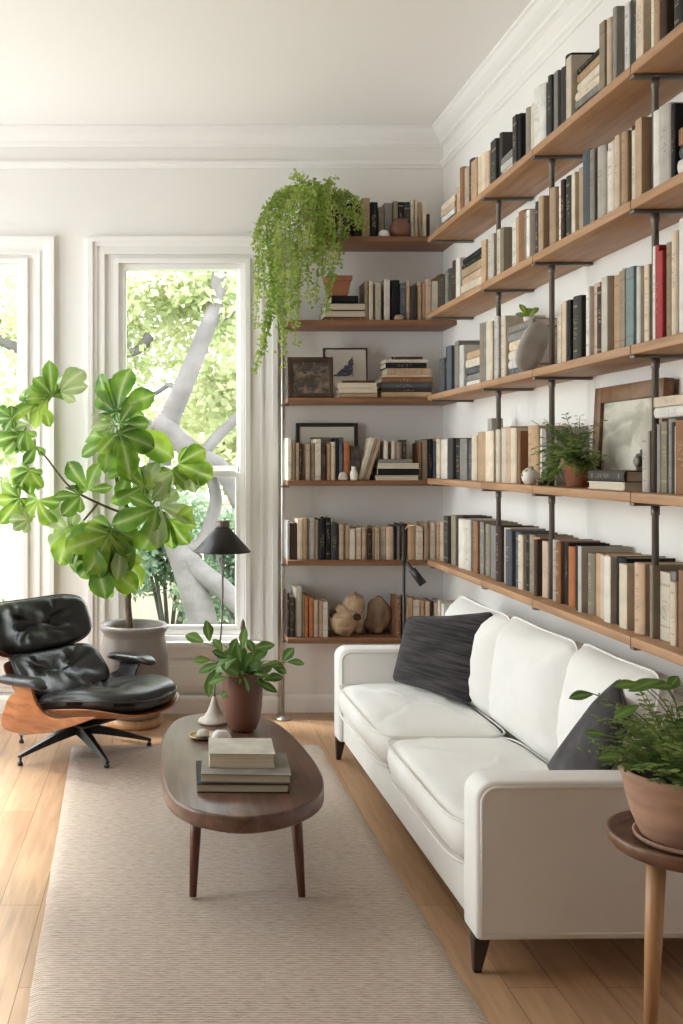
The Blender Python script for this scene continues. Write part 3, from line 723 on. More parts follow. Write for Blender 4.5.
# books on the short low board behind the sofa
for i, (ck, y0, y1, h, x) in enumerate((('I', 5.64, 5.68, .27, 1.475), ('P', 5.585, 5.63, .26, 1.49), ('W', 5.50, 5.55, .27, 1.46), ('I', 5.435, 5.478, .245, 1.475), ('L', 5.38, 5.42, .25, 1.465))):
    book(y1 - y0, XW - .01 - x, h, Matrix.Translation((x, (y0 + y1) / 2, .4806)) @ Matrix.Rotation(R(-90), 4, 'Z'), ck, '%s book behind the sofa back, %s from the corner on the low board' % (PAL[ck][1], ORD[i]), 'books standing low behind the sofa', True)
# two white books lying across the upright row by the near post, and the pair under the landscape picture
zt = RZ[3] + ST + .226
for i, (ck, t) in enumerate((('W', .032), ('I', .03))):
    book(t, .17, .20, Matrix.Translation((1.48, 3.08, zt)) @ Matrix.Rotation(R(-90), 4, 'Z'), ck, '%s book lying across the upright books on the fourth shelf by the near post' % PAL[ck][1], 'books lying on the fourth shelf row', True, True); zt += t + .0007
zp = RZ[3] + ST + .0006
for ck, t in (('W', .026), ('C', .038)):
    book(t, .095, .29, Matrix.Translation((1.485, 3.545, zp)) @ Matrix.Rotation(R(-90), 4, 'Z'), ck, '%s book lying flat before the brown framed landscape picture' % PAL[ck][1], 'flat books before the landscape picture', True, True, ck == 'W'); zp += t + .0007
ZPAIR = zp

# ------------------------------------------------------------------ things on the shelves
def picture(name, label, w, h, fw, depth, art, mframe, base, yaw, lean, mount=0.0, cat='picture'):
    """stands on its lower edge; face towards local -y, leans back"""
    root = thing(name, label, cat)
    root.matrix_world = Matrix.Translation(base) @ Matrix.Rotation(yaw, 4, 'Z') @ Matrix.Rotation(-lean, 4, 'X')
    f = MB()
    for a in ((-w / 2, -w / 2 + fw, 0, h), (w / 2 - fw, w / 2, 0, h)): f.box(a[0], a[1], -depth, 0, a[2], a[3], .003)
    f.box(-w / 2 + fw, w / 2 - fw, -depth, 0, 0, fw, .003); f.box(-w / 2 + fw, w / 2 - fw, -depth, 0, h - fw, h, .003)
    f.build('frame', mframe, root)
    if mount:
        MB().box(-w / 2 + fw, w / 2 - fw, -depth * .55, -.002, fw, h - fw).build('mount', M_mat, root)
        MB().box(-w / 2 + fw + mount, w / 2 - fw - mount, -depth * .6, -depth * .55 - .0003, fw + mount, h - fw - mount).build('print', art, root)
    else:
        MB().box(-w / 2 + fw, w / 2 - fw, -depth * .6, -.002, fw, h - fw).build('canvas', art, root)
    return root
A_dark = art_mat('dusky garden painting', [(0, (.012, .011, .01)), (.45, (.045, .037, .028)), (.58, (.13, .10, .075)), (.72, (.24, .17, .12))], 4.5)
A_photo = art_mat('hazy photograph', [(0, (.10, .10, .10)), (.5, (.22, .22, .21)), (.8, (.36, .35, .33))], 3, (1, 1, 5))
A_land = art_mat('misty landscape painting', [(0, (.20, .19, .15)), (.42, (.40, .38, .31)), (.55, (.60, .575, .49)), (.8, (.68, .66, .59))], 2.6)
zb3 = BZ[2] + ST + .001
picture('framed_picture', 'dark wood framed dusky painting leaning by the pole on the third shelf', .262, .235, .026, .02, A_dark, M_dkwood, (bx(310.5), YSP + .01, zb3), 0, R(5))
pr = picture('framed_print', 'slim framed pale print with a blue grey wedge behind a stack of books', .262, .305, .010, .018, M_mat, M_dkwood, (bx(349.5) + .005, YSP + .165, zb3), 0, R(4))
wd = MB(); rr = random.Random(4)
for i in range(320):
    u = rr.random() ** .6; top = .006 + .115 * u ** 1.5
    v = rr.random() * top
    x = -.07 + .115 * u; s_ = rr.uniform(.003, .007)
    pts = [(x + s_ * math.cos(a + u * 9) * rr.uniform(.6, 1), .138 + v + s_ * math.sin(a + u * 9) * rr.uniform(.6, 1)) for a in (0, 1.2, 2.5, 3.7, 5)]
    yy = -.0112 - .000004 * i
    wd.add([(p[0], yy, p[1]) for p in pts], [(0, 1, 2, 3, 4)])
M_ink = mat('blue grey ink', (.12, .13, .19), .9, var=.4, scale=60)
wd.build('print', M_ink, pr)
picture('framed_photograph', 'black framed photograph with a wide white mount behind upright books', .368, .335, .022, .02, A_photo, M_black, (bx(329) + .02, YSP + .215, BZ[3] + ST + .001), 0, R(3), mount=.062)
# landscape picture on the wall above the sofa
picture('framed_landscape', 'brown wooden framed misty landscape leaning against the wall beside the fern', .545, .365, .058, .035, A_land, M_brwood, (1.628, 3.665, RZ[3] + ST + .001), R(-90), R(3))
def lathe_thing(name, label, cat, prof, m, base, seg=32, group=None):
    o = MB().lathe(prof, seg).build(name, m); o.location = base
    return tag(o, label, cat, group)
z1b = BZ[0] + ST + .0008
lathe_thing('clay_jar', 'round brown clay jar standing before the books on the top corner shelf', 'jar', [(.001, 0), (.035, 0), (.052, .02), (.058, .045), (.054, .07), (.042, .088), (.038, .094), (.046, .104), (.042, .104), (.034, .094), (.001, .085)], M_brownpot, (bx(400.5), 6.035, z1b))
def stone(name, label, w, d, h, m, base, seed=0, cat='stone', n=2.4, rot=0):
    mb = MB()
    pad(mb, w, d, n, lambda u, v, r: h * (1 - r ** 3) ** .6 * (1 + .12 * noise.noise(Vector((u * 2 + seed, v * 2, 1)))) + h * .12, lambda u, v, r: h * .12 * r ** 3, lambda p: Vector((p.x * (1 + .1 * noise.noise(Vector((p.y * 20 + seed, p.z * 20, 2)))), p.y, p.z)), 28, 0, [0, .25, .5, .7, .85, .95, 1])
    o = mb.build(name, m); o.location = base; o.rotation_euler = (0, 0, rot)
    return tag(o, label, cat)
stone('white_stone', 'small white stone block beside the brown clay jar', .032, .025, .04, M_white, (bx(384), 6.03, z1b), 1, n=4)
stone('brown_pebble', 'brown pebble in front of the black book on the second corner shelf', .028, .012, .028, M_bone2, (bx(398), 5.996, BZ[1] + ST + .0008), 2)
stone('pale_stone', 'small pale stone lying before the orange book on the fourth corner shelf', .027, .013, .042, M_stone, (bx(342), 5.995, zb4 + .0003), 5)
# square clay pot on the stack
mb = MB()
mb.prism([(-.06, .0), (.06, .0), (.075, .115), (-.075, .115)], 'y', -.05, .05, .004)
pot = thing('clay_pot', 'empty tapered square clay pot on top of the stacked books', 'pot', (bx(339.5), YSP + .065, zt1 + .0008))
mb = MB()
bmx = bmesh.new()
rows = []
for z, a, b in ((0, .052, .045), (.085, .068, .058), (.085, .074, .064), (.115, .076, .066), (.115, .066, .056), (.02, .046, .038)):
    rows.append([bmx.verts.new(p) for p in ((-a, -b, z), (a, -b, z), (a, b, z), (-a, b, z))])
bmx.faces.new(rows[0][::-1]); bmx.faces.new(rows[-1])
for i in range(5):
    for k in range(4): bmx.faces.new((rows[i][k], rows[i][(k + 1) % 4], rows[i + 1][(k + 1) % 4], rows[i + 1][k]))
mb.bm(bmx, .004, 2); mb.build('pot_body', M_terra2, pot)
# little vase and the dark card with a plant on the fourth corner shelf
lathe_thing('bud_vase', 'little white vase standing in front of the dark botanical card', 'vase', [(.001, 0), (.017, 0), (.022, .012), (.022, .04), (.013, .06), (.012, .072), (.015, .078), (.010, .076), (.001, .06)], M_white, (bx(353), 5.997, zb4 + .0003), 20)
A_card = art_mat('dark botanical card', [(0, (.012, .012, .011)), (.5, (.04, .04, .035)), (.62, (.15, .12, .08)), (.8, (.22, .17, .12))], 7)
o = MB().box(-.029, .029, 0, .004, 0, .20, .001).build('botanical_card', A_card); o.location = (bx(351.4) + .024, YSP + .012, zb4); o.rotation_euler = (R(-6), 0, 0)
tag(o, 'dark botanical card propped behind the little white vase', 'card')
# lowest corner shelf: driftwood knot and sandy stone
mb = MB()
def lump(c, s, seed, n=18, k=.22, f=2.2):
    vs, fs = [], []
    m_ = n // 2
    for j in range(m_ + 1):
        th = PI * j / m_
        for i in range(n):
            ph = 2 * PI * i / n
            d_ = Vector((math.sin(th) * math.cos(ph), math.sin(th) * math.sin(ph), math.cos(th)))
            rr_ = 1 + k * noise.noise(d_ * f + Vector((seed, seed * 2, 0)))
            vs.append(Vector(c) + Vector((d_.x * s[0], d_.y * s[1], d_.z * s[2])) * rr_)
    for j in range(m_):
        for i in range(n):
            i2 = (i + 1) % n; fs.append((j * n + i, (j + 1) * n + i, (j + 1) * n + i2, j * n + i2))
    return vs, fs
mb.add(*lump((-.025, 0, .088), (.088, .075, .088), 3, 28), 0, True)
mb.add(*lump((.035, .012, .17), (.065, .055, .075), 5, 24), 0, True)
mb.add(*lump((.055, .01, .10), (.04, .045, .085), 8, 24), 0, True)
sk = thing('driftwood_knot', 'rounded bleached driftwood knot with dark hollows on the lowest corner shelf', 'ornament', (bx(349.5), 6.07, zb6))
for v in mb.v:
    v.z = max(v.z, .001)
mb.build('knot', M_bone, sk)
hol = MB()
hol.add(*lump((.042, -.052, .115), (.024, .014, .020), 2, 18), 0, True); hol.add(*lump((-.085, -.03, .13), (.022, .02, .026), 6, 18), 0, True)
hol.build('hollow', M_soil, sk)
mb = MB(); mb.add(*lump((0, 0, .10), (.07, .055, .115), 12, 28, .3, 1.4), 0, True); mb.add(*lump((-.03, .0, .05), (.05, .05, .055), 15, 24, .25), 0, True)
for v in mb.v:
    if v.z < .001: v.z = .001
o = mb.build('sandy_stone', M_bone2); o.location = (bx(382) + .005, 6.165, zb6); tag(o, 'rough sandy stone next to the driftwood knot on the lowest corner shelf', 'stone')
# right wall ornaments
mb = MB()
pad(mb, .055, .105, 2.6, lambda u, v, r: .02 * (1 - r ** 4) ** .5, lambda u, v, r: -.02 * (1 - r ** 4) ** .5, None, 32)
o = mb.build('flat_grey_stone', M_greystone)
o.matrix_world = Matrix.Translation((1.475, 4.215, RZ[2] + ST + .102)) @ Matrix.Rotation(R(90), 4, 'X') @ Matrix.Rotation(R(-22), 4, 'Z')
tag(o, 'upright flat grey stone propped beside a stack of books on the third shelf', 'stone')
lathe_thing('round_vase', 'round white vase on the front edge of the fourth shelf', 'vase', [(.001, 0), (.018, 0), (.030, .016), (.034, .034), (.028, .054), (.016, .064), (.013, .067), (.009, .068), (.001, .066)], M_white, (1.468, 1.468 * F / (530 - CX), RZ[3] + ST + .0008))
lathe_thing('dark_bowl', 'tiny black bowl beside the round white vase', 'bowl', [(.001, 0), (.012, 0), (.022, .012), (.025, .026), (.022, .026), (.016, .012), (.001, .008)], M_black, (1.468, 1.468 * F / (543.5 - CX) + .012, RZ[3] + ST + .0008))
# old camera shape on the flat books
cam_o = thing('small_camera', 'small dark folding camera standing on the flat books before the landscape', 'camera', (1.52, 3.36, RZ[3] + ST + .0656), R(-90))
MB().box(-.035, .035, 0, .03, 0, .055, .006).box(-.015, .02, .004, .026, .055, .068, .004).build('camera_body', M_black, cam_o)
MB().lathe([(.001, 0), (.018, 0), (.018, .012), (.013, .016), (.001, .012)], 20, mtx=Matrix.Translation((0, -.0005, .03)) @ Matrix.Rotation(R(90), 4, 'X')).build('lens', M_steel, cam_o)
o = MB().box(-.028, .028, -.03, .03, 0, .06, .004).build('grey_box', M_greystone); o.location = (1.56, yr(480) - .02, RZ[3] + ST + .2365); tag(o, 'small grey box standing on top of the tan books on the fourth shelf', 'box')
o.location.y = (yr(475) + yr(486)) / 2

# ------------------------------------------------------------------ plants: blades
def blade(mb, o, d, n, ln, wd, curl=.25, secs=6, crease=.18, shape=.62, vein=True, mi=0):
    """one leaf blade from o along d, face n; shape = where it is widest"""
    d = d.normalized(); n = (n - d * n.dot(d)); n = n.normalized() if n.length > 1e-6 else d.orthogonal().normalized(); s = d.cross(n)
    vs, at, fs = [], [], []
    p = Vector(o); dd = d.copy(); nn = n.copy()
    for i in range(secs + 1):
        t = i / secs
        w = wd * max(.02, (t / shape) ** .8 if t < shape else max(0, 1 - ((t - shape) / (1 - shape)) ** 2.2)) * .5
        if i == secs: w = wd * .01
        up = nn * (crease * w)
        vs += [p + s * w + up, p, p - s * w + up]; at += [0, 1 if vein else 0, 0]
        st = ln / secs; a = curl / secs
        dd, nn = (dd * math.cos(a) - nn * math.sin(a)), (nn * math.cos(a) + dd * math.sin(a))
        p = p + dd * st
    for i in range(secs):
        b = i * 3; fs += [(b, b + 1, b + 4, b + 3), (b + 1, b + 2, b + 5, b + 4)]
    mb.add(vs, fs, mi, True, at)
def palmate(mb, o, d, n, size, lobes=6, rg=rnd, mi=0):
    d = d.normalized(); n = (n - d * n.dot(d)).normalized()
    for k in range(lobes):
        f = (k / (lobes - 1) - .5) * 2
        a = f * R(100) + rg.uniform(-.17, .17)
        q = Matrix.Rotation(a, 3, n)
        dk = (q @ d) - n * .10 * abs(f)
        L_ = size * (1 - .38 * abs(f) ** 1.5) * rg.uniform(.72, 1.12)
        blade(mb, Vector(o), dk, n + Vector((rg.uniform(-.35, .35), rg.uniform(-.3, .3), rg.uniform(-.35, .35))), L_, L_ * rg.uniform(.44, .66), rg.uniform(.3, 1.4), 7, .16, .60, True, mi)

# ------------------------------------------------------------------ fig tree in the grey pot
fig = thing('fig_tree', 'tall leafy green fig tree in a wide grey stoneware pot by the window', 'plant', (-.177, 5.99, 0))
def fl(mbx): mbx.v = [v - fig.location for v in mbx.v]; return mbx
mb = MB().lathe([(.001, .05), (.13, .05), (.15, .06), (.185, .15), (.199, .28), (.196, .40), (.178, .50), (.176, .52), (.192, .545), (.195, .565), (.186, .575), (.172, .57), (.168, .54), (.160, .50), (.001, .50)], 48, (fig.location.x, fig.location.y, 0))
fl(mb).build('pot', M_greypot, fig)
fl(MB().lathe([(.001, .001), (.15, .001), (.158, .01), (.158, .048), (.001, .0495)], 40, (fig.location.x, fig.location.y, 0))).build('pot_stand', M_honey, fig)
fl(MB().lathe([(.001, .515), (.10, .512), (.161, .502)], 32, (fig.location.x, fig.location.y, 0))).build('soil', M_soil, fig)
trunk = smooth_path([P(132, 640, 5.99), P(128, 600, 5.97), P(133, 560, 5.95), P(131, 520, 5.93), P(116, 476, 5.92), P(118, 426, 5.88)], 6)
br2 = smooth_path([P(130, 516, 5.93), P(98, 503, 5.84), P(70, 487, 5.77), P(45, 456, 5.76), P(24, 434, 5.78), P(48, 396, 5.78)], 6)
br3 = smooth_path([P(98, 503, 5.90), P(84, 520, 5.84), P(72, 532, 5.8)], 5)
br4 = smooth_path([P(131, 520, 5.93), P(150, 508, 5.85), P(176, 466, 5.83)], 5)
br5 = smooth_path([P(133, 556, 5.95), P(118, 545, 5.86), P(110, 532, 5.80)], 5)
mb = MB()
mb.tube(trunk, [.021 - .013 * i / (len(trunk) - 1) for i in range(len(trunk))], 10)
for b in (br2, br3, br4, br5): mb.tube(b, [.008 - .005 * i / (len(b) - 1) for i in range(len(b))], 8)
fl(mb).build('trunk', M_stem, fig)
FIG = [  # attach px, py, depth, image angle, size px, tilt of the face (yaw, pitch)
 (52, 396, 5.77, 108, 42), (48, 398, 5.76, 150, 34), (40, 404, 5.78, 195, 40), (26, 432, 5.76, 235, 32), (22, 436, 5.78, 175, 34), (30, 424, 5.77, 120, 32), (12, 418, 5.75, 185, 28),
 (36, 446, 5.75, 215, 30), (30, 470, 5.74, -115, 34), (38, 500, 5.72, -118, 42), (28, 520, 5.7, 160, 28), (20, 498, 5.75, 215, 34),
 (118, 410, 5.84, 84, 52), (120, 424, 5.80, 28, 44), (114, 424, 5.82, 150, 36), (118, 432, 5.78, -22, 66), (119, 434, 5.76, -62, 62), (108, 440, 5.80, 205, 40),
 (178, 464, 5.80, -28, 40), (172, 470, 5.80, -85, 36), (150, 470, 5.80, -12, 36), (144, 486, 5.76, 178, 48), (146, 490, 5.78, 60, 36), (156, 508, 5.70, -94, 60), (160, 506, 5.72, -50, 50), (150, 510, 5.74, -135, 40), (152, 500, 5.78, 110, 34),
 (88, 490, 5.74, 100, 40), (80, 496, 5.74, 165, 34), (74, 528, 5.72, -120, 46), (70, 532, 5.74, 175, 38), (78, 530, 5.70, -60, 40),
 (112, 528, 5.68, -112, 58), (116, 530, 5.70, -70, 50), (110, 534, 5.66, -95, 66), (120, 545, 5.70, -55, 40), (100, 540, 5.70, -140, 40), (128, 470, 5.80, -60, 44),
 (96, 556, 5.66, -105, 44), (108, 566, 5.68, -78, 46), (122, 556, 5.72, -60, 42), (90, 540, 5.66, -130, 46), (186, 468, 5.82, -50, 36), (116, 412, 5.86, 122, 44), (60, 392, 5.80, 62, 36), (26, 470, 5.78, -80, 34), (170, 520, 5.72, -75, 44)]
mb = MB(); stm = MB(); rf = random.Random(11)
for (px, py, Y, ang, sz) in FIG:
    o = P(px, py, Y); a = R(ang)
    d = Vector((math.cos(a), rf.uniform(-.45, -.05), math.sin(a)))
    n = Vector((rf.uniform(-.7, .7), -1, rf.uniform(-.1, .9)))
    palmate(mb, o, d, n, sz * Y / F * .96, rf.choice((4, 5, 5, 6)), rf, rf.choice((0, 0, 1, 1, 2)))
fl(mb).build('foliage', [M_fig, M_fig_deep, M_fig_pale], fig, 'vein')

# ------------------------------------------------------------------ trailing plant on the top corner shelf
tp = thing('trailing_plant', 'bright green trailing vine spilling from a dark pot on the top corner shelf', 'plant', P(322, 236, 6.05))
def tl_(mbx): mbx.v = [v - tp.location for v in mbx.v]; return mbx
pc = Vector((bx(326) - .01, 6.12, z1b))
tl_(MB().lathe([(.001, .0), (.07, 0), (.095, .06), (.105, .14), (.112, .15), (.112, .165), (.10, .165), (.095, .14), (.001, .135)], 32, pc)).build('pot', M_brownpot, tp)
mb = MB(); stm = MB(); rt = random.Random(21)
strands = []
def strand(pts, dens, w, sz): strands.append(([P(*p) for p in pts], dens, w, sz))
for i in range(30):     # long curtain to the window side
    x = 258 + i * 2.55 + rt.uniform(-2, 2); yb_ = 345 - abs(x - 285) * .6 + rt.uniform(-45, 22)
    if x > 300: yb_ = rt.uniform(255, 318)
    Yd = rt.uniform(5.78, 5.93) if x > 277 else rt.uniform(5.95, 6.15)
    xs_ = 322 + rt.uniform(-10, 12)
    strand([(xs_, 208, 6.05), ((xs_ + x) / 2, 190 + rt.uniform(-6, 8), min(Yd, 6.0)), (x, 225 + rt.uniform(-10, 8), Yd - .02), (x + rt.uniform(-4, 3), (225 + yb_) / 2, Yd), (x + rt.uniform(-5, 2), yb_, Yd)], 1.0, .020, .014)
strand([(318, 205, 6.0), (285, 195, 6.0), (268, 222, 6.02), (272, 290, 6.04), (262, 340, 6.05), (254, 374, 6.05)], 1.5, .018, .0145)
strand([(318, 205, 6.0), (290, 195, 6.0), (276, 225, 6.0), (274, 300, 6.02), (266, 335, 6.03), (260, 356, 6.03)], 1.5, .018, .0145)
strand([(318, 205, 6.0), (282, 190, 6.0), (262, 218, 6.02), (257, 238, 6.04)], 1.4, .016, .014)
for (ex, ey) in ((292, 174), (297, 180), (330, 177), (335, 178), (333, 190), (318, 190), (305, 188), (290, 192), (347, 196), (354, 205), (362, 228), (358, 218), (340, 200), (325, 186), (300, 196), (313, 180), (284, 190)):
    strand([(322 + rt.uniform(-8, 8), 212, 6.08), ((322 + ex) / 2, (205 + ey) / 2 - 6, 6.05), (ex, ey, rt.uniform(5.95, 6.12) if ex < 338 else rt.uniform(5.94, 6.02))], 1.7, .03, .015)
for (ex, ey) in ((362, 230), (356, 226), (346, 240), (340, 268), (321, 262), (333, 250)):
    strand([(328, 205, 6.05), ((330 + ex) / 2, 192, 5.99), (ex, 208, 5.93), (ex, ey, 5.93)], 1.6, .016, .0135)
for pts, dens, w, sz in strands:
    path = smooth_path(pts, 7); stm.tube(path, .0012, 4)
    for i in range(len(path) - 1):
        seg = path[i + 1] - path[i]
        k = seg.length / .0046 * dens
        k = int(k) + (1 if rt.random() < k % 1 else 0)
        for _ in range(k):
            p = path[i].lerp(path[i + 1], rt.random()) + Vector((rt.gauss(0, w * .55), rt.gauss(0, w * .55), rt.gauss(0, w * .4)))
            s_ = sz * rt.uniform(.75, 1.35)
            if p.x > .69 and p.y > YF - .022 and any(z - .024 < p.z < z + ST + .024 for z in BZ): continue
            if p.x > 1.015 and p.y > 6.05: continue
            d = Vector((rt.uniform(-1, 1), rt.uniform(-1, .3), rt.uniform(-1, .4))).normalized()
            n = Vector((rt.uniform(-.6, .6), -1, rt.uniform(-.3, .9))); n = (n - d * n.dot(d)).normalized(); sd = d.cross(n)
            mb.add([p, p + d * s_ * .35 + sd * s_ * .5, p + d * s_ * .8 + sd * s_ * .42, p + d * s_, p + d * s_ * .8 - sd * s_ * .42, p + d * s_ * .35 - sd * s_ * .5], [(0, 1, 2, 3, 4, 5)])
tl_(stm).build('stems', M_gstem, tp); tl_(mb).build('foliage', M_trail, tp)

# ------------------------------------------------------------------ fern-like plants
def frond(mb, stm, o, d, ln, leaf, droop, rg, n=14):
    p = Vector(o); d = d.normalized(); path = [p.copy()]
    for i in range(n):
        d = (d + Vector((0, 0, -droop / n))).normalized(); p = p + d * ln / n; path.append(p.copy())
        if i < 2: continue
        for sgn in (-1, 1):
            side = d.cross(Vector((0, 0, 1))); side = side.normalized() if side.length > .01 else Vector((1, 0, 0))
            q = (side * sgn + d * .5 + Vector((rg.uniform(-.3, .3), rg.uniform(-.3, .3), rg.uniform(-.2, .4)))).normalized()
            L_ = leaf * (1 - .55 * abs(i / n - .45) * 1.6) * rg.uniform(.75, 1.2)
            blade(mb, p, q, Vector((rg.uniform(-.4, .4), rg.uniform(-.8, .1), 1)), L_, L_ * .42, .4, 3, .1, .5)
    stm.tube(path, .0011, 4)
# side table first
TX, TY, TZ = 1.352, 2.70, .527
st = thing('side_table', 'small round wooden side table with a rimmed top beside the sofa arm', 'table', (TX, TY, 0))
MB().lathe([(.001, TZ - .028), (.16, TZ - .028), (.188, TZ - .02), (.2, TZ - .005), (.203, TZ + .012), (.2, TZ + .018), (.192, TZ + .018), (.186, TZ + .006), (.18, TZ), (.001, TZ)], 64).build('tabletop', M_traytop, st)
for a in (205, 300, 30):
    a = R(a); c, s_ = math.cos(a), math.sin(a)
    MB().tube([(c * .125, s_ * .125, TZ - .027), (c * .135, s_ * .135, .30), (c * .150, s_ * .150, .001)], [.024, .021, .014], 16).build('leg', M_honey, st)
fp = thing('potted_fern', 'feathery green fern in a wide terracotta bowl pot on the side table', 'plant', (TX, TY, TZ + .0005))
MB().lathe([(.001, 0), (.128, 0), (.136, .006), (.138, .016), (.132, .016), (.124, .008), (.001, .008)], 48).build('saucer', M_terra, fp)
MB().lathe([(.001, .009), (.112, .009), (.121, .015), (.142, .062), (.156, .112), (.164, .158), (.170, .165), (.171, .180), (.166, .184), (.157, .180), (.152, .157), (.001, .152)], 64).build('pot', M_terra, fp)
MB().lathe([(.001, .162), (.10, .159), (.1525, .156)], 32).build('soil', M_soil, fp)
mb = MB(); stm = MB(); rg = random.Random(5)
for i in range(86):
    a = rg.uniform(0, 2 * PI); e = rg.uniform(.5, 1.45)
    d = Vector((math.cos(a) * math.cos(e), math.sin(a) * math.cos(e), math.sin(e)))
    frond(mb, stm, Vector((math.cos(a) * rg.uniform(0, .07), math.sin(a) * rg.uniform(0, .07), .157)), d, rg.uniform(.14, .27), .032, rg.uniform(.3, 1.1), rg, 13)
for v in mb.v + stm.v:
    if v.x > .055: v.z = min(v.z, .383)
stm.build('stems', M_gstem, fp)
fo = mb.build('foliage', M_fern, fp, 'vein')
mb = MB(); stm = MB()
for (px, py, ang, ln, wd) in ((594, 694, 176, 26, 12), (640, 684, 172, 26, 12), (662, 680, 185, 36, 14), (668, 690, 60, 18, 13), (676, 708, -5, 20, 13), (690, 712, 20, 34, 14), (665, 728, 20, 40, 15), (640, 705, 195, 30, 12), (622, 757, 170, 26, 10), (650, 668 + 20, 20, 24, 12), (700, 690, 30, 36, 14), (606, 735, 160, 22, 9)):
    o = P(px, py, 2.64) - fp.location; a = R(ang)
    blade(mb, o, Vector((math.cos(a), -.2, math.sin(a))), Vector((.1, -.7, .8)), ln * 2.64 / F, wd * 2.64 / F, .6, 7, .12, .5)
    stm.tube(smooth_path([(rg.uniform(-.04, .04), rg.uniform(-.04, .04), .157), Vector((o.x * .5, o.y * .5, o.z * .75 + .03)), o], 6), .0016, 5)
for v in mb.v + stm.v:
    if v.x > .055: v.z = min(v.z, .383)
mb.build('broad_leaves', M_hoya, fp, 'vein'); stm.build('leaf_stalks', M_gstem, fp)
# fern on the fourth shelf
SX, SY, SZ = 1.515, 1.515 * F / (578 - CX), RZ[3] + ST + .0008
sf = thing('potted_fern', 'bushy fern in a small terracotta pot on the fourth shelf by the landscape', 'plant', (SX, SY, SZ))
MB().lathe([(.001, 0), (.038, 0), (.052, .07), (.052, .075), (.058, .078), (.060, .105), (.054, .105), (.048, .085), (.001, .08)], 32).build('pot', M_terra2, sf)
mb = MB(); stm = MB(); rg = random.Random(9)
for i in range(90):
    a = rg.uniform(0, 2 * PI); e = rg.uniform(.2, 1.4)
    if math.cos(a) > .45: a = PI - a
    d = Vector((math.cos(a) * math.cos(e) * .55, math.sin(a) * math.cos(e) * 1.25, math.sin(e)))
    frond(mb, stm, Vector((0, 0, .09)), d, rg.uniform(.10, .225), .033, rg.uniform(.5, 1.5), rg, 9)
for i in range(14):
    frond(mb, stm, Vector((-.045, rg.uniform(-.03, .12), .08)), Vector((-.5, rg.uniform(-.2, .9), .2)), rg.uniform(.06, .10), .024, 2.2, rg, 8)
for v in mb.v + stm.v:
    if v.x > -.125 and v.z < .004: v.z = .004
    v.x = min(v.x, .135); v.y = min(v.y, 4.06 - SY)
stm.build('stems', M_gstem, sf); mb.build('foliage', M_fern, sf, 'vein')
# sprig standing in the gap over the stack on the third shelf
sp_ = thing('small_sprig', 'little green seedling in a tiny white pot on the stack by the grey stone', 'plant', (1.535, 1.535 * F / (527 - CX) - .02, RZ[2] + ST + .2265))
MB().lathe([(.001, 0), (.018, 0), (.022, .024), (.018, .024), (.001, .018)], 20).build('pot', M_white, sp_)
mb = MB(); rg = random.Random(3)
for a, e, L_ in ((160, 40, .07), (200, 65, .08), (60, 70, .085), (100, 50, .06), (270, 35, .06), (-30, 55, .07)):
    a, e = R(a), R(e)
    blade(mb, (0, 0, .018), Vector((math.cos(a) * math.cos(e), math.sin(a) * math.cos(e), math.sin(e))), Vector((-.2, -1, .5)), L_, L_ * .34, .9, 6, .1, .6)
mb.build('foliage', M_fig, sp_, 'vein')

# ------------------------------------------------------------------ coffee table
CT = .40
pts = [(184, 716), (205, 712.5), (240, 712.5), (262, 716), (281, 725), (300, 742), (316, 762), (324, 780), (319, 796), (295, 809), (265, 815.5), (237, 817), (208, 813), (185, 806), (169, 794), (162, 775), (160, 752), (163, 735), (171, 723)]
out = []
for px, py in pts:
    Y = (EYE - CT) * F / (py - CY); out.append(((px - CX) * Y / F, Y, 0))
out = [(p.x, p.y) for p in smooth_path(out, 4, True)]
cx_, cy_ = .27, 3.9
ct = thing('coffee_table', 'dark walnut coffee table with a rounded oblong top standing on the rug', 'table', (cx_, cy_, .0145))
mb = MB(); mb.prism([(x - cx_, y - cy_) for x, y in out], 'z', CT - .055 - .0145, CT - .0145, .010, 3)
mb.build('tabletop', M_walnut, ct)
for (tx, ty, bxx, byy) in ((.112, 3.66, .095, 3.575), (.450, 3.66, .466, 3.575), (.150, 4.22, .140, 4.28), (.40, 4.22, .42, 4.28)):
    MB().tube([(tx - cx_, ty - cy_, CT - .0695), ((tx + bxx) / 2 - cx_, (ty + byy) / 2 - cy_, .18), (bxx - cx_, byy - cy_, .0055)], [.023, .0185, .0125], 18).build('leg', M_walleg, ct)
ZT = CT + .0006
# three books on it
def table_book(px, py, w, d, t, z, ck, rot, label):
    Y = (EYE - z) * F / (py - CY); X = (px - CX) * Y / F
    return book(t, d, w, Matrix.Translation((X, Y, z)) @ Matrix.Rotation(R(rot), 4, 'Z'), ck, label, 'books stacked on the coffee table', True, True, True)
z = ZT
PAL['Q'] = ((.03, .032, .03), 'black'); PAL['H'] = ((.20, .19, .165), 'dark grey'); PAL['N'] = ((.44, .415, .36), 'grey linen')
o = table_book(243, 793, .305, .275, .030, z, 'Q', -1, 'black covered large book at the bottom of the coffee table stack'); z += .0307
o = table_book(246, 783, .30, .265, .028, z, 'H', -3, 'grey covered large book in the middle of the coffee table stack'); z += .0287
o = table_book(242, 768, .225, .205, .048, z, 'N', -2, 'thick grey linen covered book on top of the coffee table stack'); z += .0487
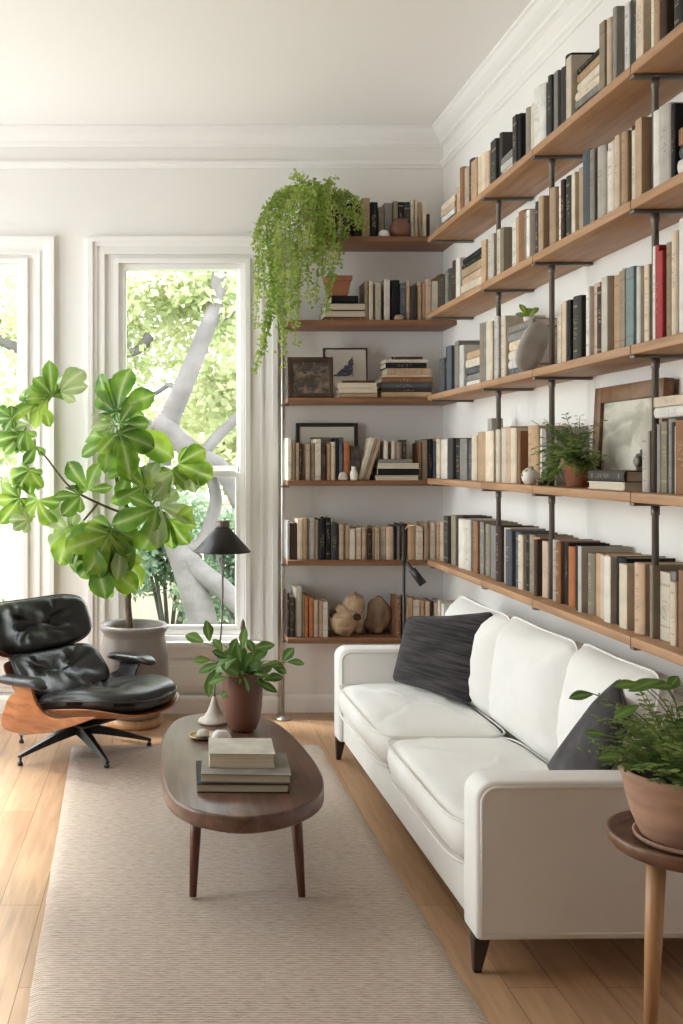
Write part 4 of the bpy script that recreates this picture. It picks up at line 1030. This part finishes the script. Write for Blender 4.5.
# pot plant
PXc = P(242, 0, 1).x
Yp = 4.30
cp = thing('potted_plant', 'leafy green plant in a brown clay pot on the coffee table', 'plant', ((242.5 - CX) * Yp / F, Yp, ZT))
MB().lathe([(.001, .0), (.042, 0), (.056, .010), (.070, .045), (.080, .10), (.083, .16), (.084, .238), (.083, .245), (.077, .246), (.075, .235), (.073, .21), (.001, .21)], 40).build('pot', M_brownpot, cp)
MB().lathe([(.001, .224), (.04, .222), (.0725, .216)], 24).build('soil', M_soil, cp)
mb = MB(); stm = MB(); rg = random.Random(8)
HOYA = [(200, 640, 150, 30, 18), (213, 634, 95, 32, 16), (243, 640, 85, 32, 13), (262, 648, 15, 34, 17), (282, 655, 60, 26, 16), (290, 662, 5, 26, 12), (276, 668, -10, 26, 15), (230, 656, 175, 36, 22), (225, 664, 200, 40, 17), (218, 676, 235, 36, 16), (213, 685, 265, 36, 14), (240, 655, 100, 30, 22), (250, 660, 60, 32, 22), (256, 672, 10, 40, 19), (265, 684, -15, 36, 14), (232, 668, 140, 34, 22), (246, 668, 90, 34, 24), (258, 655, 40, 26, 16), (222, 655, 150, 26, 16), (270, 675, 25, 30, 16), (236, 680, 215, 30, 14), (255, 688, -35, 30, 12), (228, 690, 205, 24, 11), (212, 668, 200, 34, 14), (248, 684, -60, 26, 12), (240, 690, 240, 24, 12), (262, 668, 30, 26, 14), (221, 646, 120, 24, 13), (235, 648, 70, 26, 14), (250, 648, 110, 24, 14), (272, 664, 5, 28, 15), (206, 660, 170, 26, 14), (220, 678, 190, 28, 13), (258, 680, -10, 28, 14), (244, 676, -80, 26, 13)]
for (px, py, ang, ln, wd) in HOYA:
    px, py = 242 + (px - 242) * 1.15, 668 + (py - 668) * 1.12
    Y = Yp + rg.uniform(-.11, .05); o = P(px, py, Y) - cp.location; a = R(ang)
    d = Vector((math.cos(a), rg.uniform(-.5, .1), math.sin(a)))
    blade(mb, o - d * (ln * .4 * Y / F), d, Vector((rg.uniform(-.3, .3), -.75, .75)), ln * .72 * Y / F, wd * .72 * Y / F, rg.uniform(.2, .8), 8, .16, .5)
    stm.tube(smooth_path([(rg.uniform(-.03, .03), rg.uniform(-.03, .03), .218), Vector((o.x * .4, o.y * .4, .218 + (o.z - .218) * .6)), o - d * (ln * .4 * Y / F)], 6), .0019, 5)
for i in range(110):
    a = rg.uniform(0, 2 * PI); e = rg.uniform(.1, 1.3); L_ = rg.uniform(.04, .09)
    b0 = Vector((math.cos(a) * rg.uniform(.0, .055), math.sin(a) * rg.uniform(0, .055), .22))
    blade(mb, b0 + Vector((0, 0, rg.uniform(0, .03))), Vector((math.cos(a) * math.cos(e), math.sin(a) * math.cos(e), math.sin(e))), Vector((0, -.5, 1)), L_, L_ * .22, 1.0, 5, .1, .5)
stm.build('stems', M_gstem, cp); mb.build('foliage', M_hoya, cp, 'vein')
# flower bud
Y = Yp - .02
b_ = P(243, 627, Y) - cp.location
MB().lathe([(.001, -.035), (.009, -.022), (.011, -.005), (.007, .018), (.001, .034)], 12, b_).build('bud', M_stem, cp)
MB().tube(smooth_path([(.01, 0, .22), b_ + Vector((.012, 0, -.12)), b_ + Vector((0, 0, -.034))], 6), .0018, 6).build('bud_stalk', M_gstem, cp)
# pale ornaments beside the pot
Yo = 4.20
dish = thing('pebble_dish', 'small brass dish holding pale pebbles beside the brown pot', 'dish', ((203 - CX) * Yo / F, Yo - .02, ZT))
MB().lathe([(.001, 0), (.04, 0), (.056, .008), (.06, .014), (.054, .012), (.04, .005), (.001, .005)], 32).build('dish', M_brass, dish)
stone('pale_pebble', 'smooth pale round pebble resting in the brass dish', .026, .024, .026, M_stone, (dish.location.x, dish.location.y, ZT + .0058), 2)
xx = (222 - CX) * Yo / F
stone('white_stone', 'rough oblong white stone between the brass dish and the brown pot', .042, .022, .034, M_white, (xx - .006, Yo - .045, ZT), 7, n=3, rot=R(8))
# cone lamp
Yl = 4.43
lx = (222.5 - CX) * Yl / F
lm = thing('table_lamp', 'slender table lamp with a black cone shade and pale flared foot', 'lamp', (lx - .035, Yl, ZT))
dx = .035
MB().lathe([(.001, 0), (.062, 0), (.068, .006), (.064, .014), (.045, .022), (.03, .045), (.018, .075), (.011, .10), (.006, .112), (.001, .113)], 32).build('foot', M_stone, lm)
zsh = zpx(552, Yl) - ZT
MB().tube(smooth_path([(0, 0, .11), (.006, 0, .2), (dx - .008, 0, .36), (dx, 0, .52), (dx, 0, zsh + .10)], 6), [.007] + [.0042] * 24, 10).build('stem', M_steel, lm)
MB().lathe([(.118, zsh), (.12, zsh + .003), (.034, zsh + .098), (.030, zsh + .103), (.001, zsh + .103), (.001, zsh + .099), (.030, zsh + .095), (.115, zsh + .002)], 48, (dx, 0, 0)).build('lamp_shade', M_black, lm)
MB().lathe([(.001, zsh + .103), (.027, zsh + .103), (.030, zsh + .108), (.030, zsh + .128), (.024, zsh + .133), (.001, zsh + .133)], 24, (dx, 0, 0)).build('shade_cap', M_steel, lm)

# ------------------------------------------------------------------ sofa
so = thing('sofa', 'long white slipcovered sofa with loose cushions under the bookshelves', 'sofa', (1.25, 4.19, 0))
def sl(mbx): mbx.v = [v - so.location for v in mbx.v]; return mbx
AX0, AX1, Z0, Z1 = .880, 1.612, .108, .571
NA, FA = (3.055, 3.185), (5.205, 5.335)
def arm_outline(x0, x1, z0, z1, r):
    p = [(x1, z0), (x0, z0)]
    for i in range(9):
        a = R(180 - 90 * i / 8); p.append((x0 + r + r * math.cos(a), z1 - r + r * math.sin(a)))
    p.append((x1, z1)); return p
for y0, y1 in (NA, FA):
    mb = MB().prism(arm_outline(AX0, AX1, Z0, Z1, .055), 'y', y0, y1, .017, 4)
    a_ = sl(mb).build('arm', M_sofa, so)
    pp = []
    for yy in (y0 + .001, y1 - .001):
        path = [(x, yy, z) for x, z in arm_outline(AX0 + .017, AX1 - .02, Z0 + .02, Z1 - .017, .045)]
        pb = MB().tube(path, .0062, 8, closed=True)
        sl(pb).build('piping', M_pipe, a_)
mb = MB().box(AX0 + .022, 1.58, NA[1] + .0005, FA[0] - .0005, Z0 + .005, .262, .012, 3)
sl(mb).build('seat_base', M_sofa, so)
mb = MB().prism([(1.47, .24), (1.61, .112), (1.62, .112), (1.62, .76), (1.53, .76)], 'y', NA[1] + .001, FA[0] - .001, .022, 4)
sl(mb).build('back_frame', M_sofa, so)
def seat_cushion(y0, y1, seed):
    w, d, h = .262, (y1 - y0) / 2 - .003, .088
    c = Vector((1.133, (y0 + y1) / 2, .262 + .001 + h - .006))
    mb = MB()
    def top(u, v, r):
        e = (1 - r ** 14) ** .4
        wr = .015 * noise.noise(Vector((u * 2.2 + seed, v * 4.5, seed))) + .010 * noise.noise(Vector((u * 5 + v * 3, v * 9, seed + 4)))
        return (h * .72 + h * .34 * (1 - u * u) * (1 - v ** 4) + wr * (1 - r ** 4)) * e
    def bot(u, v, r): return -(h * .93) * (1 - r ** 14) ** .4
    def post(p):
        # front edge swells a little
        return Vector((p.x - .018 * max(0, -p.x / w) ** 2 * (1 - (p.y / d) ** 6) * math.exp(-(p.z / .07) ** 2), p.y + .004 * noise.noise(Vector((p.x * 8, p.z * 12, seed))), p.z))
    pad(mb, w, d, 9, top, bot, post, 112, 0, [0, .1, .2, .3, .4, .5, .6, .7, .78, .85, .9, .94, .965, .982, .993, 1])
    mb.v = [v + c for v in mb.v]
    o = sl(mb).build('seat_cushion', M_sofa, so)
    pp = []
    for zz in (h * .62, -h * .8):
        path = [Vector((x, y, zz)) for x, y in (superell(2 * PI * k / 96, 9, w * .992 + (.012 if zz > 0 else 0) * 0, d * .992) for k in range(96))]
        path = [post(p) + c + Vector((-.004 if p.x < 0 else 0, 0, 0)) for p in path]
        sl(MB().tube(path, .0042, 7, closed=True)).build('piping', M_pipe, o)
seat_cushion(4.20, FA[0] - .002, 3); seat_cushion(NA[1] + .002, 4.195, 9)
def back_cushion(y0, y1, seed, hh=.235, lean=15, dz=0, back=0):
    w, d, t = (y1 - y0) / 2, hh, .10
    mb = MB()
    def top(u, v, r):
        wr = .018 * noise.noise(Vector((u * 2.4 + seed, v * 2.6, seed))) + .009 * noise.noise(Vector((u * 7, v * 6, seed + 3)))
        return (t * (.25 + .85 * max(0, 1 - u ** 4) ** .7 * max(0, 1 - v ** 4) ** .6) + wr) * (1 - r ** 10) ** .45
    def bot(u, v, r): return -(t * .6) * (1 - r ** 10) ** .45
    pad(mb, w, d, 10, top, bot, lambda p: Vector((p.x, p.y - .012 * (1 - (p.x / w) ** 2) * (1 if p.y > 0 else 0), p.z)), 88)
    # local x -> world y, local y -> up (leaning), local z -> -x
    L_ = R(lean)
    up = Vector((math.sin(L_), 0, math.cos(L_))); nrm = Vector((-math.cos(L_), 0, math.sin(L_)))
    m = frame_mtx(Vector((1.452 + back, (y0 + y1) / 2, .400 + hh * math.cos(L_) + dz)), (0, 1, 0), up, nrm)
    mb.v = [m @ v for v in mb.v]
    o = sl(mb).build('back_cushion', M_sofa, so)
    path = [m @ Vector((x, y - .012 * (1 - (x / w) ** 2) * (1 if y > 0 else 0), .012)) for x, y in (superell(2 * PI * k / 88, 10, w * 1.0, d * 1.0) for k in range(88))]
    sl(MB().tube(path, .004, 6, closed=True)).build('piping', M_pipe, o)
back_cushion(4.44, FA[0] - .004, 1, .225, 9); back_cushion(3.755, 4.452, 5, .230, 9); back_cushion(NA[1] + .003, 3.767, 8, .232, 9, 0, .015)
for x, y, sx in ((.905, 3.10, -1), (.905, 5.29, -1), (1.58, 3.10, 1), (1.58, 5.29, 1)):
    mb = MB(); bmx = bmesh.new()
    a = [bmx.verts.new((x + i * .024, y + j * .024, Z0 - .0005)) for i, j in ((-1, -1), (1, -1), (1, 1), (-1, 1))]
    b = [bmx.verts.new((x - .008 * 0 + i * .011 - .010, y + j * .011, .001)) for i, j in ((-1, -1), (1, -1), (1, 1), (-1, 1))]
    bmx.faces.new(a); bmx.faces.new(b[::-1])
    for k in range(4): bmx.faces.new((a[k], b[k], b[(k + 1) % 4], a[(k + 1) % 4]))
    mb.bm(bmx, .002, 2); sl(mb).build('leg', M_darkleg, so)

so.rotation_euler = (0, 0, R(1.2))
# throw pillows
def orient_at(c, xdir, updir):
    x = Vector(xdir).normalized(); n = x.cross(Vector(updir)).normalized(); y = n.cross(x)
    return frame_mtx(Vector(c), x, y, n)
def throw_pillow(label, m, half, th, mtx, seed, warp=None):
    mb = MB()
    def prof(u, v, r, s):
        e = max(0, 1 - u ** 4) ** .5 * max(0, 1 - v ** 4) ** .5
        wr = .006 * noise.noise(Vector((u * 3 + seed, v * 3, seed)))
        return s * (th * e * (1 - .25 * (u * u + v * v) / 2) + wr * (1 - r ** 3))
    def post(p):
        u, v = p.x / half[0], p.y / half[1]
        if warp:
            q = warp(u * (1 - .05 * (1 - v * v)), v * (1 - .07 * (1 - u * u))); return Vector((q.x, q.y, p.z))
        return Vector((p.x * (1 - .055 * (1 - v * v)), p.y * (1 - .055 * (1 - u * u)) - .012 * (1 - u * u) * (1 if v > 0 else 0), p.z))
    pad(mb, half[0], half[1], 14, lambda u, v, r: prof(u, v, r, 1) if r < 1 else 0, lambda u, v, r: prof(u, v, r, -1) if r < 1 else 0, post, 96)
    o = mb.build('throw_pillow', m); o.matrix_world = mtx
    path = [post(Vector((x, y, 0))) for x, y in (superell(2 * PI * k / 96, 14, half[0], half[1]) for k in range(96))]
    MB().tube(path, .003, 6, closed=True).build('seam', m, o)
    return tag(o, label, 'cushion')
def orient(c, xdir, updir):
    x = Vector(xdir).normalized(); n = x.cross(Vector(updir)).normalized(); y = n.cross(x)
    return frame_mtx(Vector(c), x, y, n)
def drape(u, v):
    a, b = (u + 1) / 2, (v + 1) / 2
    return Vector((0, 0)).lerp(Vector((.575, .0)), a).lerp(Vector((.03, .320)).lerp(Vector((.625, .425)), a), b)
throw_pillow('black striped square throw pillow leaning on the far end of the white sofa', M_pil1, (.27, .22), .06, orient_at((1.105, 5.11, .434), (.40, -.917, .0), (.25, -.055, .966)), 2, drape)
def slump(u, v):
    bf, bn, tf, tn = Vector((.05, .01)), Vector((.425, .01)), Vector((.30, .40)), Vector((.415, .31))
    a, b = (u + 1) / 2, (v + 1) / 2
    return bf.lerp(bn, a).lerp(tf.lerp(tn, a), b)
throw_pillow('charcoal grey velvet throw pillow tucked in the near sofa corner behind the fern', M_pil2, (.2, .2), .05, frame_mtx(Vector((1.285, 3.60, .455)), (0, -1, 0), (.375, 0, .927), (-.927, 0, .375)), 6, slump)

# ------------------------------------------------------------------ floor reading lamp behind the sofa
Yr_ = 5.62
rl = thing('reading_lamp', 'thin black floor reading lamp standing between sofa and corner shelves', 'lamp', ((404 - CX) * Yr_ / F, Yr_, 0))
MB().lathe([(.001, .0005), (.085, .0005), (.085, .012), (.07, .018), (.012, .024), (.001, .024)], 32).build('base', M_black, rl)
zt_ = zpx(527, Yr_)
MB().tube([(0, 0, .02), (0, 0, zt_)], .0075, 12).build('pole', M_black, rl)
zj = zpx(560, Yr_)
MB().lathe([(.001, -.02), (.014, -.018), (.014, .018), (.001, .02)], 16, (0, -.002, zj)).build('joint', M_black, rl)
hd = MB(); a0, a1 = Vector((.012, -.02, zj - .012)), Vector((.09, -.05, zj - .125))
hd.tube([a0, a0.lerp(a1, .3), a0.lerp(a1, .31), a1], [.008, .009, .019, .022], 16)
hd.build('lamp_head', M_black, rl)
MB().tube(smooth_path([(0, 0, zt_ - .02), (.02, -.02, zt_ + .006), (.06, -.05, zt_ + .012), (.095, -.06, zt_ - .004)], 5), .003, 8).build('arm', M_brass, rl)

# ------------------------------------------------------------------ lounge chair
HD = R(-40)
ch = thing('lounge_chair', 'black leather lounge chair with curved wooden shell on a star base', 'chair', (-.43, 5.36, 0), HD)
def curved(mb, o, ax, up, w, d, n, tt, tb, bendx=0.0, bendy=0.0, dimples=(), wr=0.0, seed=0, seg=72, lip=0.0):
    """padded sheet: local y across (half w), local axis ax along (half d), face towards up"""
    ax = Vector(ax).normalized(); up = (Vector(up) - ax * Vector(up).dot(ax)).normalized(); cr = Vector((0, 1, 0))
    def top(u, v, r):
        z = tt * (1 - r ** 7) ** .5
        for du, dv, dp in dimples:
            q = ((u - du) * w) ** 2 + ((v - dv) * d) ** 2
            z -= dp * math.exp(-q / .0012) + dp * .55 * math.exp(-q / .008)
            ang = math.atan2((v - dv) * d, (u - du) * w)
            z += wr * math.sin(ang * 7 + seed) * math.exp(-q / .010) * (1 - math.exp(-q / .0008))
        z += wr * .8 * noise.noise(Vector((u * 5, v * 2.2, seed))) * (1 - r ** 4)
        return z
    def bot(u, v, r): return -tb * (1 - r ** 7) ** .5
    tmp = MB(); pad(tmp, w, d, n, top, bot, None, seg)
    for p in tmp.v:
        u, v = p.x / w, p.y / d
        off = bendx * u * u + bendy * v * v + lip * abs(u) ** 4
        p[:] = (Vector(o) + cr * p.x + ax * p.y + up * (p.z + off))[:]
    b = len(mb.v); mb.v += tmp.v; mb.f += [[b + i for i in f] for f in tmp.f]; mb.m += tmp.m; mb.sm += tmp.sm
def cpipe(mb, o, ax, up, w, d, n, zoff, bendx=0.0, bendy=0.0, lip=0.0, rad=.004):
    ax = Vector(ax).normalized(); up = (Vector(up) - ax * Vector(up).dot(ax)).normalized()
    path = []
    for k in range(72):
        x, y = superell(2 * PI * k / 72, n, w, d); u, v = x / w, y / d
        path.append(Vector(o) + Vector((0, 1, 0)) * x + ax * y + up * (zoff + bendx * u * u + bendy * v * v + lip * abs(u) ** 4))
    mb.tube(path, rad, 6, closed=True)
# seat
SO, SAX, SUP = Vector((.18, 0, .287)), (1, 0, .17), (0, 0, 1)
mb = MB(); curved(mb, SO - Vector((0, 0, .050)), SAX, SUP, .31, .335, 3.4, .010, .010, .060, .0, lip=.02)
mb.build('seat_shell', M_rosewood, ch)
mb = MB(); curved(mb, SO + Vector((.005, 0, .024)), SAX, SUP, .295, .325, 3.0, .070, .055, .035, -.012, ((0, .15, .030), (-.45, -.5, .016), (.45, -.5, .016)), .013, 2)
sc = mb.build('seat_cushion', M_leather, ch)
mb = MB(); cpipe(mb, SO + Vector((.005, 0, .024)), SAX, SUP, .297, .327, 3.0, .006, .035, -.012); mb.build('piping', M_leather, sc)
# lower back
BO, BAX = Vector((-.19, 0, .375)), Vector((-.68, 0, .73))
BUP = Vector((.73, 0, .68))
mb = MB(); curved(mb, BO - BUP * .056, BAX, BUP, .325, .155, 4, .009, .009, .085, .01)
mb.build('back_shell', M_rosewood, ch)
mb = MB(); curved(mb, BO, BAX, BUP, .30, .155, 3.6, .058, .042, .075, 0, ((-.42, .2, .034), (.42, .2, .034)), .014, 4)
bc = mb.build('back_cushion', M_leather, ch)
mb = MB(); cpipe(mb, BO, BAX, BUP, .302, .157, 3.6, .006, .075, 0); mb.build('piping', M_leather, bc)
# headrest
HO, HAX = Vector((-.36, 0, .625)), Vector((-.36, 0, .93)); HUP = Vector((.93, 0, .36))
mb = MB(); curved(mb, HO - HUP * .058, HAX, HUP, .345, .145, 4, .009, .009, .09, .01)
mb.build('headrest_shell', M_rosewood, ch)
mb = MB(); curved(mb, HO, HAX, HUP, .345, .142, 3.8, .060, .045, .08, 0, ((-.36, 0, .040), (.36, 0, .040)), .015, 7)
hc = mb.build('headrest_cushion', M_leather, ch)
mb = MB(); cpipe(mb, HO, HAX, HUP, .347, .144, 3.8, .006, .08, 0); mb.build('piping', M_leather, hc)
mb = MB()
for yy in (-.16, .16):
    mb.tube(smooth_path([(-.20, yy, .27), (-.29, yy, .37), (-.37, yy, .50), (-.425, yy, .62)], 4), .011, 8)
mb.build('back_braces', M_black, ch)
# arms: padded rest on a curved wooden side
for sg in (-1, 1):
    arm = MB()
    yy = sg * .395
    tmp = MB(); pad(tmp, .16, .05, 3.4, lambda u, v, r: .022 * (1 - r ** 6) ** .5, lambda u, v, r: -.020 * (1 - r ** 6) ** .5, None, 40)
    arm.add([Vector((p.x - .01, p.y + yy, p.z + .440 + .03 * p.x - (.02 * ((p.x - .08) / .08) ** 2 if p.x > .08 else 0))) for p in tmp.v], tmp.f, 0, True)
    arm.build('armrest', M_leather, ch)
    sd = MB()
    prof = [(-.225, .175), (-.10, .160), (.06, .188), (.24, .245), (.42, .318), (.42, .326), (.28, .300), (.17, .275), (.10, .280), (.055, .325), (.05, .38), (.05, .417), (-.065, .417), (-.075, .375), (-.13, .345), (-.205, .27)]
    if sg > 0: prof = [(a, b) for a, b in prof if a < .12]
    prof = [(p.x, p.y) for p in smooth_path([(a, b, 0) for a, b in prof], 4, True)]
    sd.prism(prof, 'y', sg * .322 - .009, sg * .322 + .009, .003, 2)
    for v in sd.v: v.y += sg * .068 * max(0, (v.z - .27) / .15)
    sd.build('arm_panel', M_rosewood if sg < 0 else M_black, ch)
# base
bcx, bcy = -.05, .04
st_ = MB(); st_.lathe([(.001, .128), (.042, .128), (.048, .142), (.03, .158), (.022, .197), (.001, .197)], 24, (bcx, bcy, 0)); st_.build('column', M_black, ch)
MB().prism([(-.16, -.10), (.14, -.12), (.14, .12), (-.16, .10)], 'z', .178, .188, .003).build('mounting_plate', M_black, ch)
for k, wa in enumerate((222, 296, 10, 82, 152)):
    a = R(wa + 40); c, s_ = math.cos(a), math.sin(a)
    leg = MB(); tdir = Vector((-s_, c, 0)); rad_ = Vector((c, s_, 0)); o0 = Vector((bcx, bcy, 0))
    vs, fs = [], []
    for i in range(9):
        t = i / 8; rr_ = .02 + .355 * t; zt2_ = .152 - .10 * t ** 1.15; hh_ = .034 * (1 - t) + .013; ww = .026 * (1 - t) + .012
        p = o0 + rad_ * rr_
        vs += [p + tdir * ww * .5 + Vector((0, 0, zt2_)), p - tdir * ww * .5 + Vector((0, 0, zt2_)), p - tdir * ww + Vector((0, 0, zt2_ - hh_)), p + tdir * ww + Vector((0, 0, zt2_ - hh_))]
    for i in range(8):
        for q in range(4): fs.append((i * 4 + q, i * 4 + (q + 1) % 4, i * 4 + 4 + (q + 1) % 4, i * 4 + 4 + q))
    fs += [(3, 2, 1, 0), (32, 33, 34, 35)]
    lo_ = leg.add(vs, fs).build('base_leg', M_black, ch)
    p = o0 + rad_ * .365
    zf = .0155 if k in (1, 2) else .001
    MB().lathe([(.001, zf), (.013, zf), (.013, zf + .014), (.007, zf + .018), (.007, .042), (.001, .043)], 14, p).build('glide', M_black, lo_)

# ------------------------------------------------------------------ outside
o = MB().box(-14, 14, YB + TH + .02, 30, -.9, -.8).build('lawn', M_lawn); o['kind'] = 'structure'
def limb(mb, pts, r0, r1, Y):
    path = smooth_path([P(px, py, Y + dy) for px, py, dy in pts], 6)
    n = len(path); mb.tube(path, [r0 + (r1 - r0) * i / (n - 1) for i in range(n)], 12)
def leaf_cloud(mb, centres, n, size, rg, flat=.7):
    for _ in range(n):
        c, s = rg.choice(centres)
        while True:
            q = Vector((rg.uniform(-1, 1), rg.uniform(-1, 1), rg.uniform(-1, 1)))
            if q.length < 1: break
        p = Vector(c) + Vector((q.x * s, q.y * s, q.z * s * flat))
        L_ = size * rg.uniform(.6, 1.3)
        d = Vector((rg.uniform(-1, 1), rg.uniform(-1, 1), rg.uniform(-1, .4))).normalized(); nn = Vector((rg.uniform(-1, 1), rg.uniform(-1, 1), rg.uniform(0, 1))); sd = d.cross(nn)
        sd = sd.normalized() if sd.length > 1e-4 else d.orthogonal().normalized()
        mb.add([p, p + d * L_ * .4 + sd * L_ * .3, p + d * L_, p + d * L_ * .4 - sd * L_ * .3], [(0, 1, 2, 3)])
Yt = 9.2
ot = thing('old_tree', 'gnarled pale grey tree with spreading limbs outside the window', 'tree', P(212, 735, Yt))
ot.location.z = -.8
def ol(mbx): mbx.v = [v - ot.location for v in mbx.v]; return mbx
mb = MB()
limb(mb, [(212, 760, 0), (205, 640, 0), (192, 585, 0), (178, 545, .05), (172, 520, .1)], .15, .11, Yt)
limb(mb, [(178, 548, .05), (198, 570, -.05), (224, 590, -.1), (250, 618, -.2), (275, 640, -.3)], .10, .075, Yt)
limb(mb, [(172, 530, .1), (160, 470, .1), (168, 425, .05), (186, 380, 0), (204, 335, 0), (216, 300, .1), (222, 240, .2)], .115, .06, Yt)
limb(mb, [(160, 420, .05), (178, 440, -.05), (200, 456, -.1), (222, 470, -.15), (240, 505, -.2)], .10, .07, Yt)
limb(mb, [(176, 540, .05), (200, 545, 0), (216, 500, 0), (204, 462, -.1)], .07, .05, Yt)
limb(mb, [(200, 456, -.1), (222, 432, -.1), (245, 412, -.1), (270, 400, 0)], .055, .035, Yt)
limb(mb, [(180, 395, 0), (170, 385, .2), (158, 392, .4), (140, 402, .6)], .03, .02, Yt)
limb(mb, [(150, 335, .5), (138, 350, .5), (110, 352, .5), (60, 340, .6)], .05, .03, Yt)
limb(mb, [(206, 330, .1), (225, 318, .2), (245, 308, .3)], .03, .015, Yt)
limb(mb, [(160, 440, .1), (110, 400, .3), (40, 360, .5), (-20, 330, .5)], .08, .04, Yt)
ol(mb).build('trunk', M_bark, ot)
rg = random.Random(31); mb = MB()
cen = []
for px, py, dy, s in ((150, 300, .6, .5), (200, 290, .8, .6), (235, 300, .4, .5), (140, 350, .9, .5), (225, 350, 1.0, .6), (215, 405, 1.2, .45), (235, 390, .6, .35), (170, 280, .3, .45), (150, 430, 1.3, .5), (10, 300, .6, .6), (-20, 380, .8, .7), (5, 440, 1.0, .5), (100, 280, .8, .7), (60, 320, 1, .7)):
    cen.append((P(px, py, Yt + dy), s))
leaf_cloud(mb, cen, 9000, .10, rg)
ol(mb).build('foliage', M_out1, ot)
SH = [('garden_shrub', 'broad cool green shrub standing deepest in the garden behind the bare trunk', (.05, 12.15), .85, 1.9), ('garden_shrub', 'cool green leafy shrub low outside behind the black lamp shade', (.80, 10.75), .75, 1.7), ('garden_shrub', 'cool green leafy shrub outside behind the grey stoneware pot', (-.78, 10.8), .70, 1.75), ('garden_shrub', 'cool green leafy shrub outside the window at the picture edge', (-2.32, 10.8), .75, 1.8)]
for i, (nm, lab, (x, y), s, hgt) in enumerate(SH):
    r_ = thing(nm, lab, 'shrub', (x, y, -.8), 0, 'shrubs outside the windows')
    mb = MB(); rg = random.Random(50 + i)
    leaf_cloud(mb, [((rg.uniform(-.6, .6) * s, rg.uniform(-.4, .4), hgt * rg.uniform(.2, .95)), s * .45) for _ in range(14)], 5200, .085, rg, .9)
    mb.build('foliage', M_out2, r_)
    st2 = MB()
    for k in range(6): st2.tube([(0, 0, 0), (rg.uniform(-.3, .3), rg.uniform(-.2, .2), hgt * .5), (rg.uniform(-.8, .8) * s * .6, rg.uniform(-.3, .3), hgt * .85)], [.03, .02, .008], 6)
    st2.build('stems', M_bark, r_)
for i, (x, y, s, lab) in enumerate(((-1.75, 15.5, 1.6, 'pale hazy tree far outside between the two windows'), (1.75, 15.2, 1.6, 'pale hazy tree far outside above the black lamp shade'), (-5.25, 15.0, 1.65, 'pale hazy tree far outside at the edge of the view'))):
    r_ = thing('garden_tree', lab, 'tree', (x, y, -.8), 0, 'trees beyond the garden')
    rg = random.Random(70 + i); mb = MB()
    leaf_cloud(mb, [((rg.uniform(-.7, .7) * s, rg.uniform(-.6, .6), rg.uniform(1.6, 5.2)), s * .36) for _ in range(18)], 6500, .15, rg, .8)
    mb.build('foliage', M_out1, r_)
    MB().tube([(0, 0, 0), (.1, 0, 1.5), (-.1, 0, 3.4)], [.16, .12, .06], 10).build('trunk', M_bark, r_)
# low garden wall seen under the lamp shade
o = MB().box(-6, 6, 13.3, 13.5, -.8, .95, .02).box(-6, 6, 13.25, 13.55, .95, 1.05, .02).build('garden_wall', M_cream)
tag(o, 'low cream garden wall outside behind the shrubs', 'wall')

# ------------------------------------------------------------------ light, camera
w = bpy.data.worlds.new('World'); scene.world = w; w.use_nodes = True
N, L = w.node_tree.nodes, w.node_tree.links
bg = N['Background']
tc = N.new('ShaderNodeTexCoord'); sp = N.new('ShaderNodeSeparateXYZ'); L.new(tc.outputs['Generated'], sp.inputs[0])
rp = N.new('ShaderNodeValToRGB'); rp.color_ramp.elements[0].position = 0.0; rp.color_ramp.elements[0].color = (.84, .85, .88, 1)
rp.color_ramp.elements[1].position = .6; rp.color_ramp.elements[1].color = (.93, .955, 1.0, 1)
L.new(sp.outputs['Z'], rp.inputs[0]); L.new(rp.outputs[0], bg.inputs['Color']); bg.inputs['Strength'].default_value = 3.7
sun = bpy.data.lights.new('sun', 'SUN'); sun.energy = 5.2; sun.angle = R(11); sun.color = (1, .98, .965)
so_ = bpy.data.objects.new('sun', sun); COL.objects.link(so_)
so_.rotation_euler = Vector((.545, -.28, -.80)).to_track_quat('-Z', 'Y').to_euler()
for a, b in LW:     # sky light through the tall windows is sampled through these portals
    l = bpy.data.lights.new('window_portal', 'AREA'); l.shape = 'RECTANGLE'; l.size = 2.65; l.size_y = b - a
    l.cycles.is_portal = True
    lo_ = bpy.data.objects.new('window_portal', l); COL.objects.link(lo_); lo_.location = (XL - TH - .02, (a + b) / 2, 1.675)
    lo_.rotation_euler = (0, R(-90), 0)
for x0, x1 in (W1, W2):
    l = bpy.data.lights.new('window_portal', 'AREA'); l.shape = 'RECTANGLE'; l.size = x1 - x0; l.size_y = WZ[1] - WZ[0]
    l.cycles.is_portal = True
    lo_ = bpy.data.objects.new('window_portal', l); COL.objects.link(lo_); lo_.location = ((x0 + x1) / 2, YB + TH + .02, sum(WZ) / 2)
    lo_.rotation_euler = (R(-90), 0, 0)
cam = bpy.data.cameras.new('camera'); co = bpy.data.objects.new('camera', cam); COL.objects.link(co)
co.location = (0, 0, EYE); co.rotation_euler = (R(90), 0, 0)
cam.sensor_width = 36; cam.lens = F / 1024 * 36
cam.shift_x = (341.5 - CX) / 1024; cam.shift_y = (CY - 512) / 1024
cam.clip_start = .05
scene.camera = co
scene.view_settings.view_transform = 'Standard'; scene.view_settings.look = 'None'
scene.view_settings.gamma = 1; scene.view_settings.use_curve_mapping = False
scene.view_settings.exposure = 1.22
scene.cycles.max_bounces = 14; scene.cycles.diffuse_bounces = 8; scene.cycles.transparent_max_bounces = 16
scene.cycles.caustics_reflective = False; scene.cycles.caustics_refractive = False
print('BOOKS', NBOOK[0])
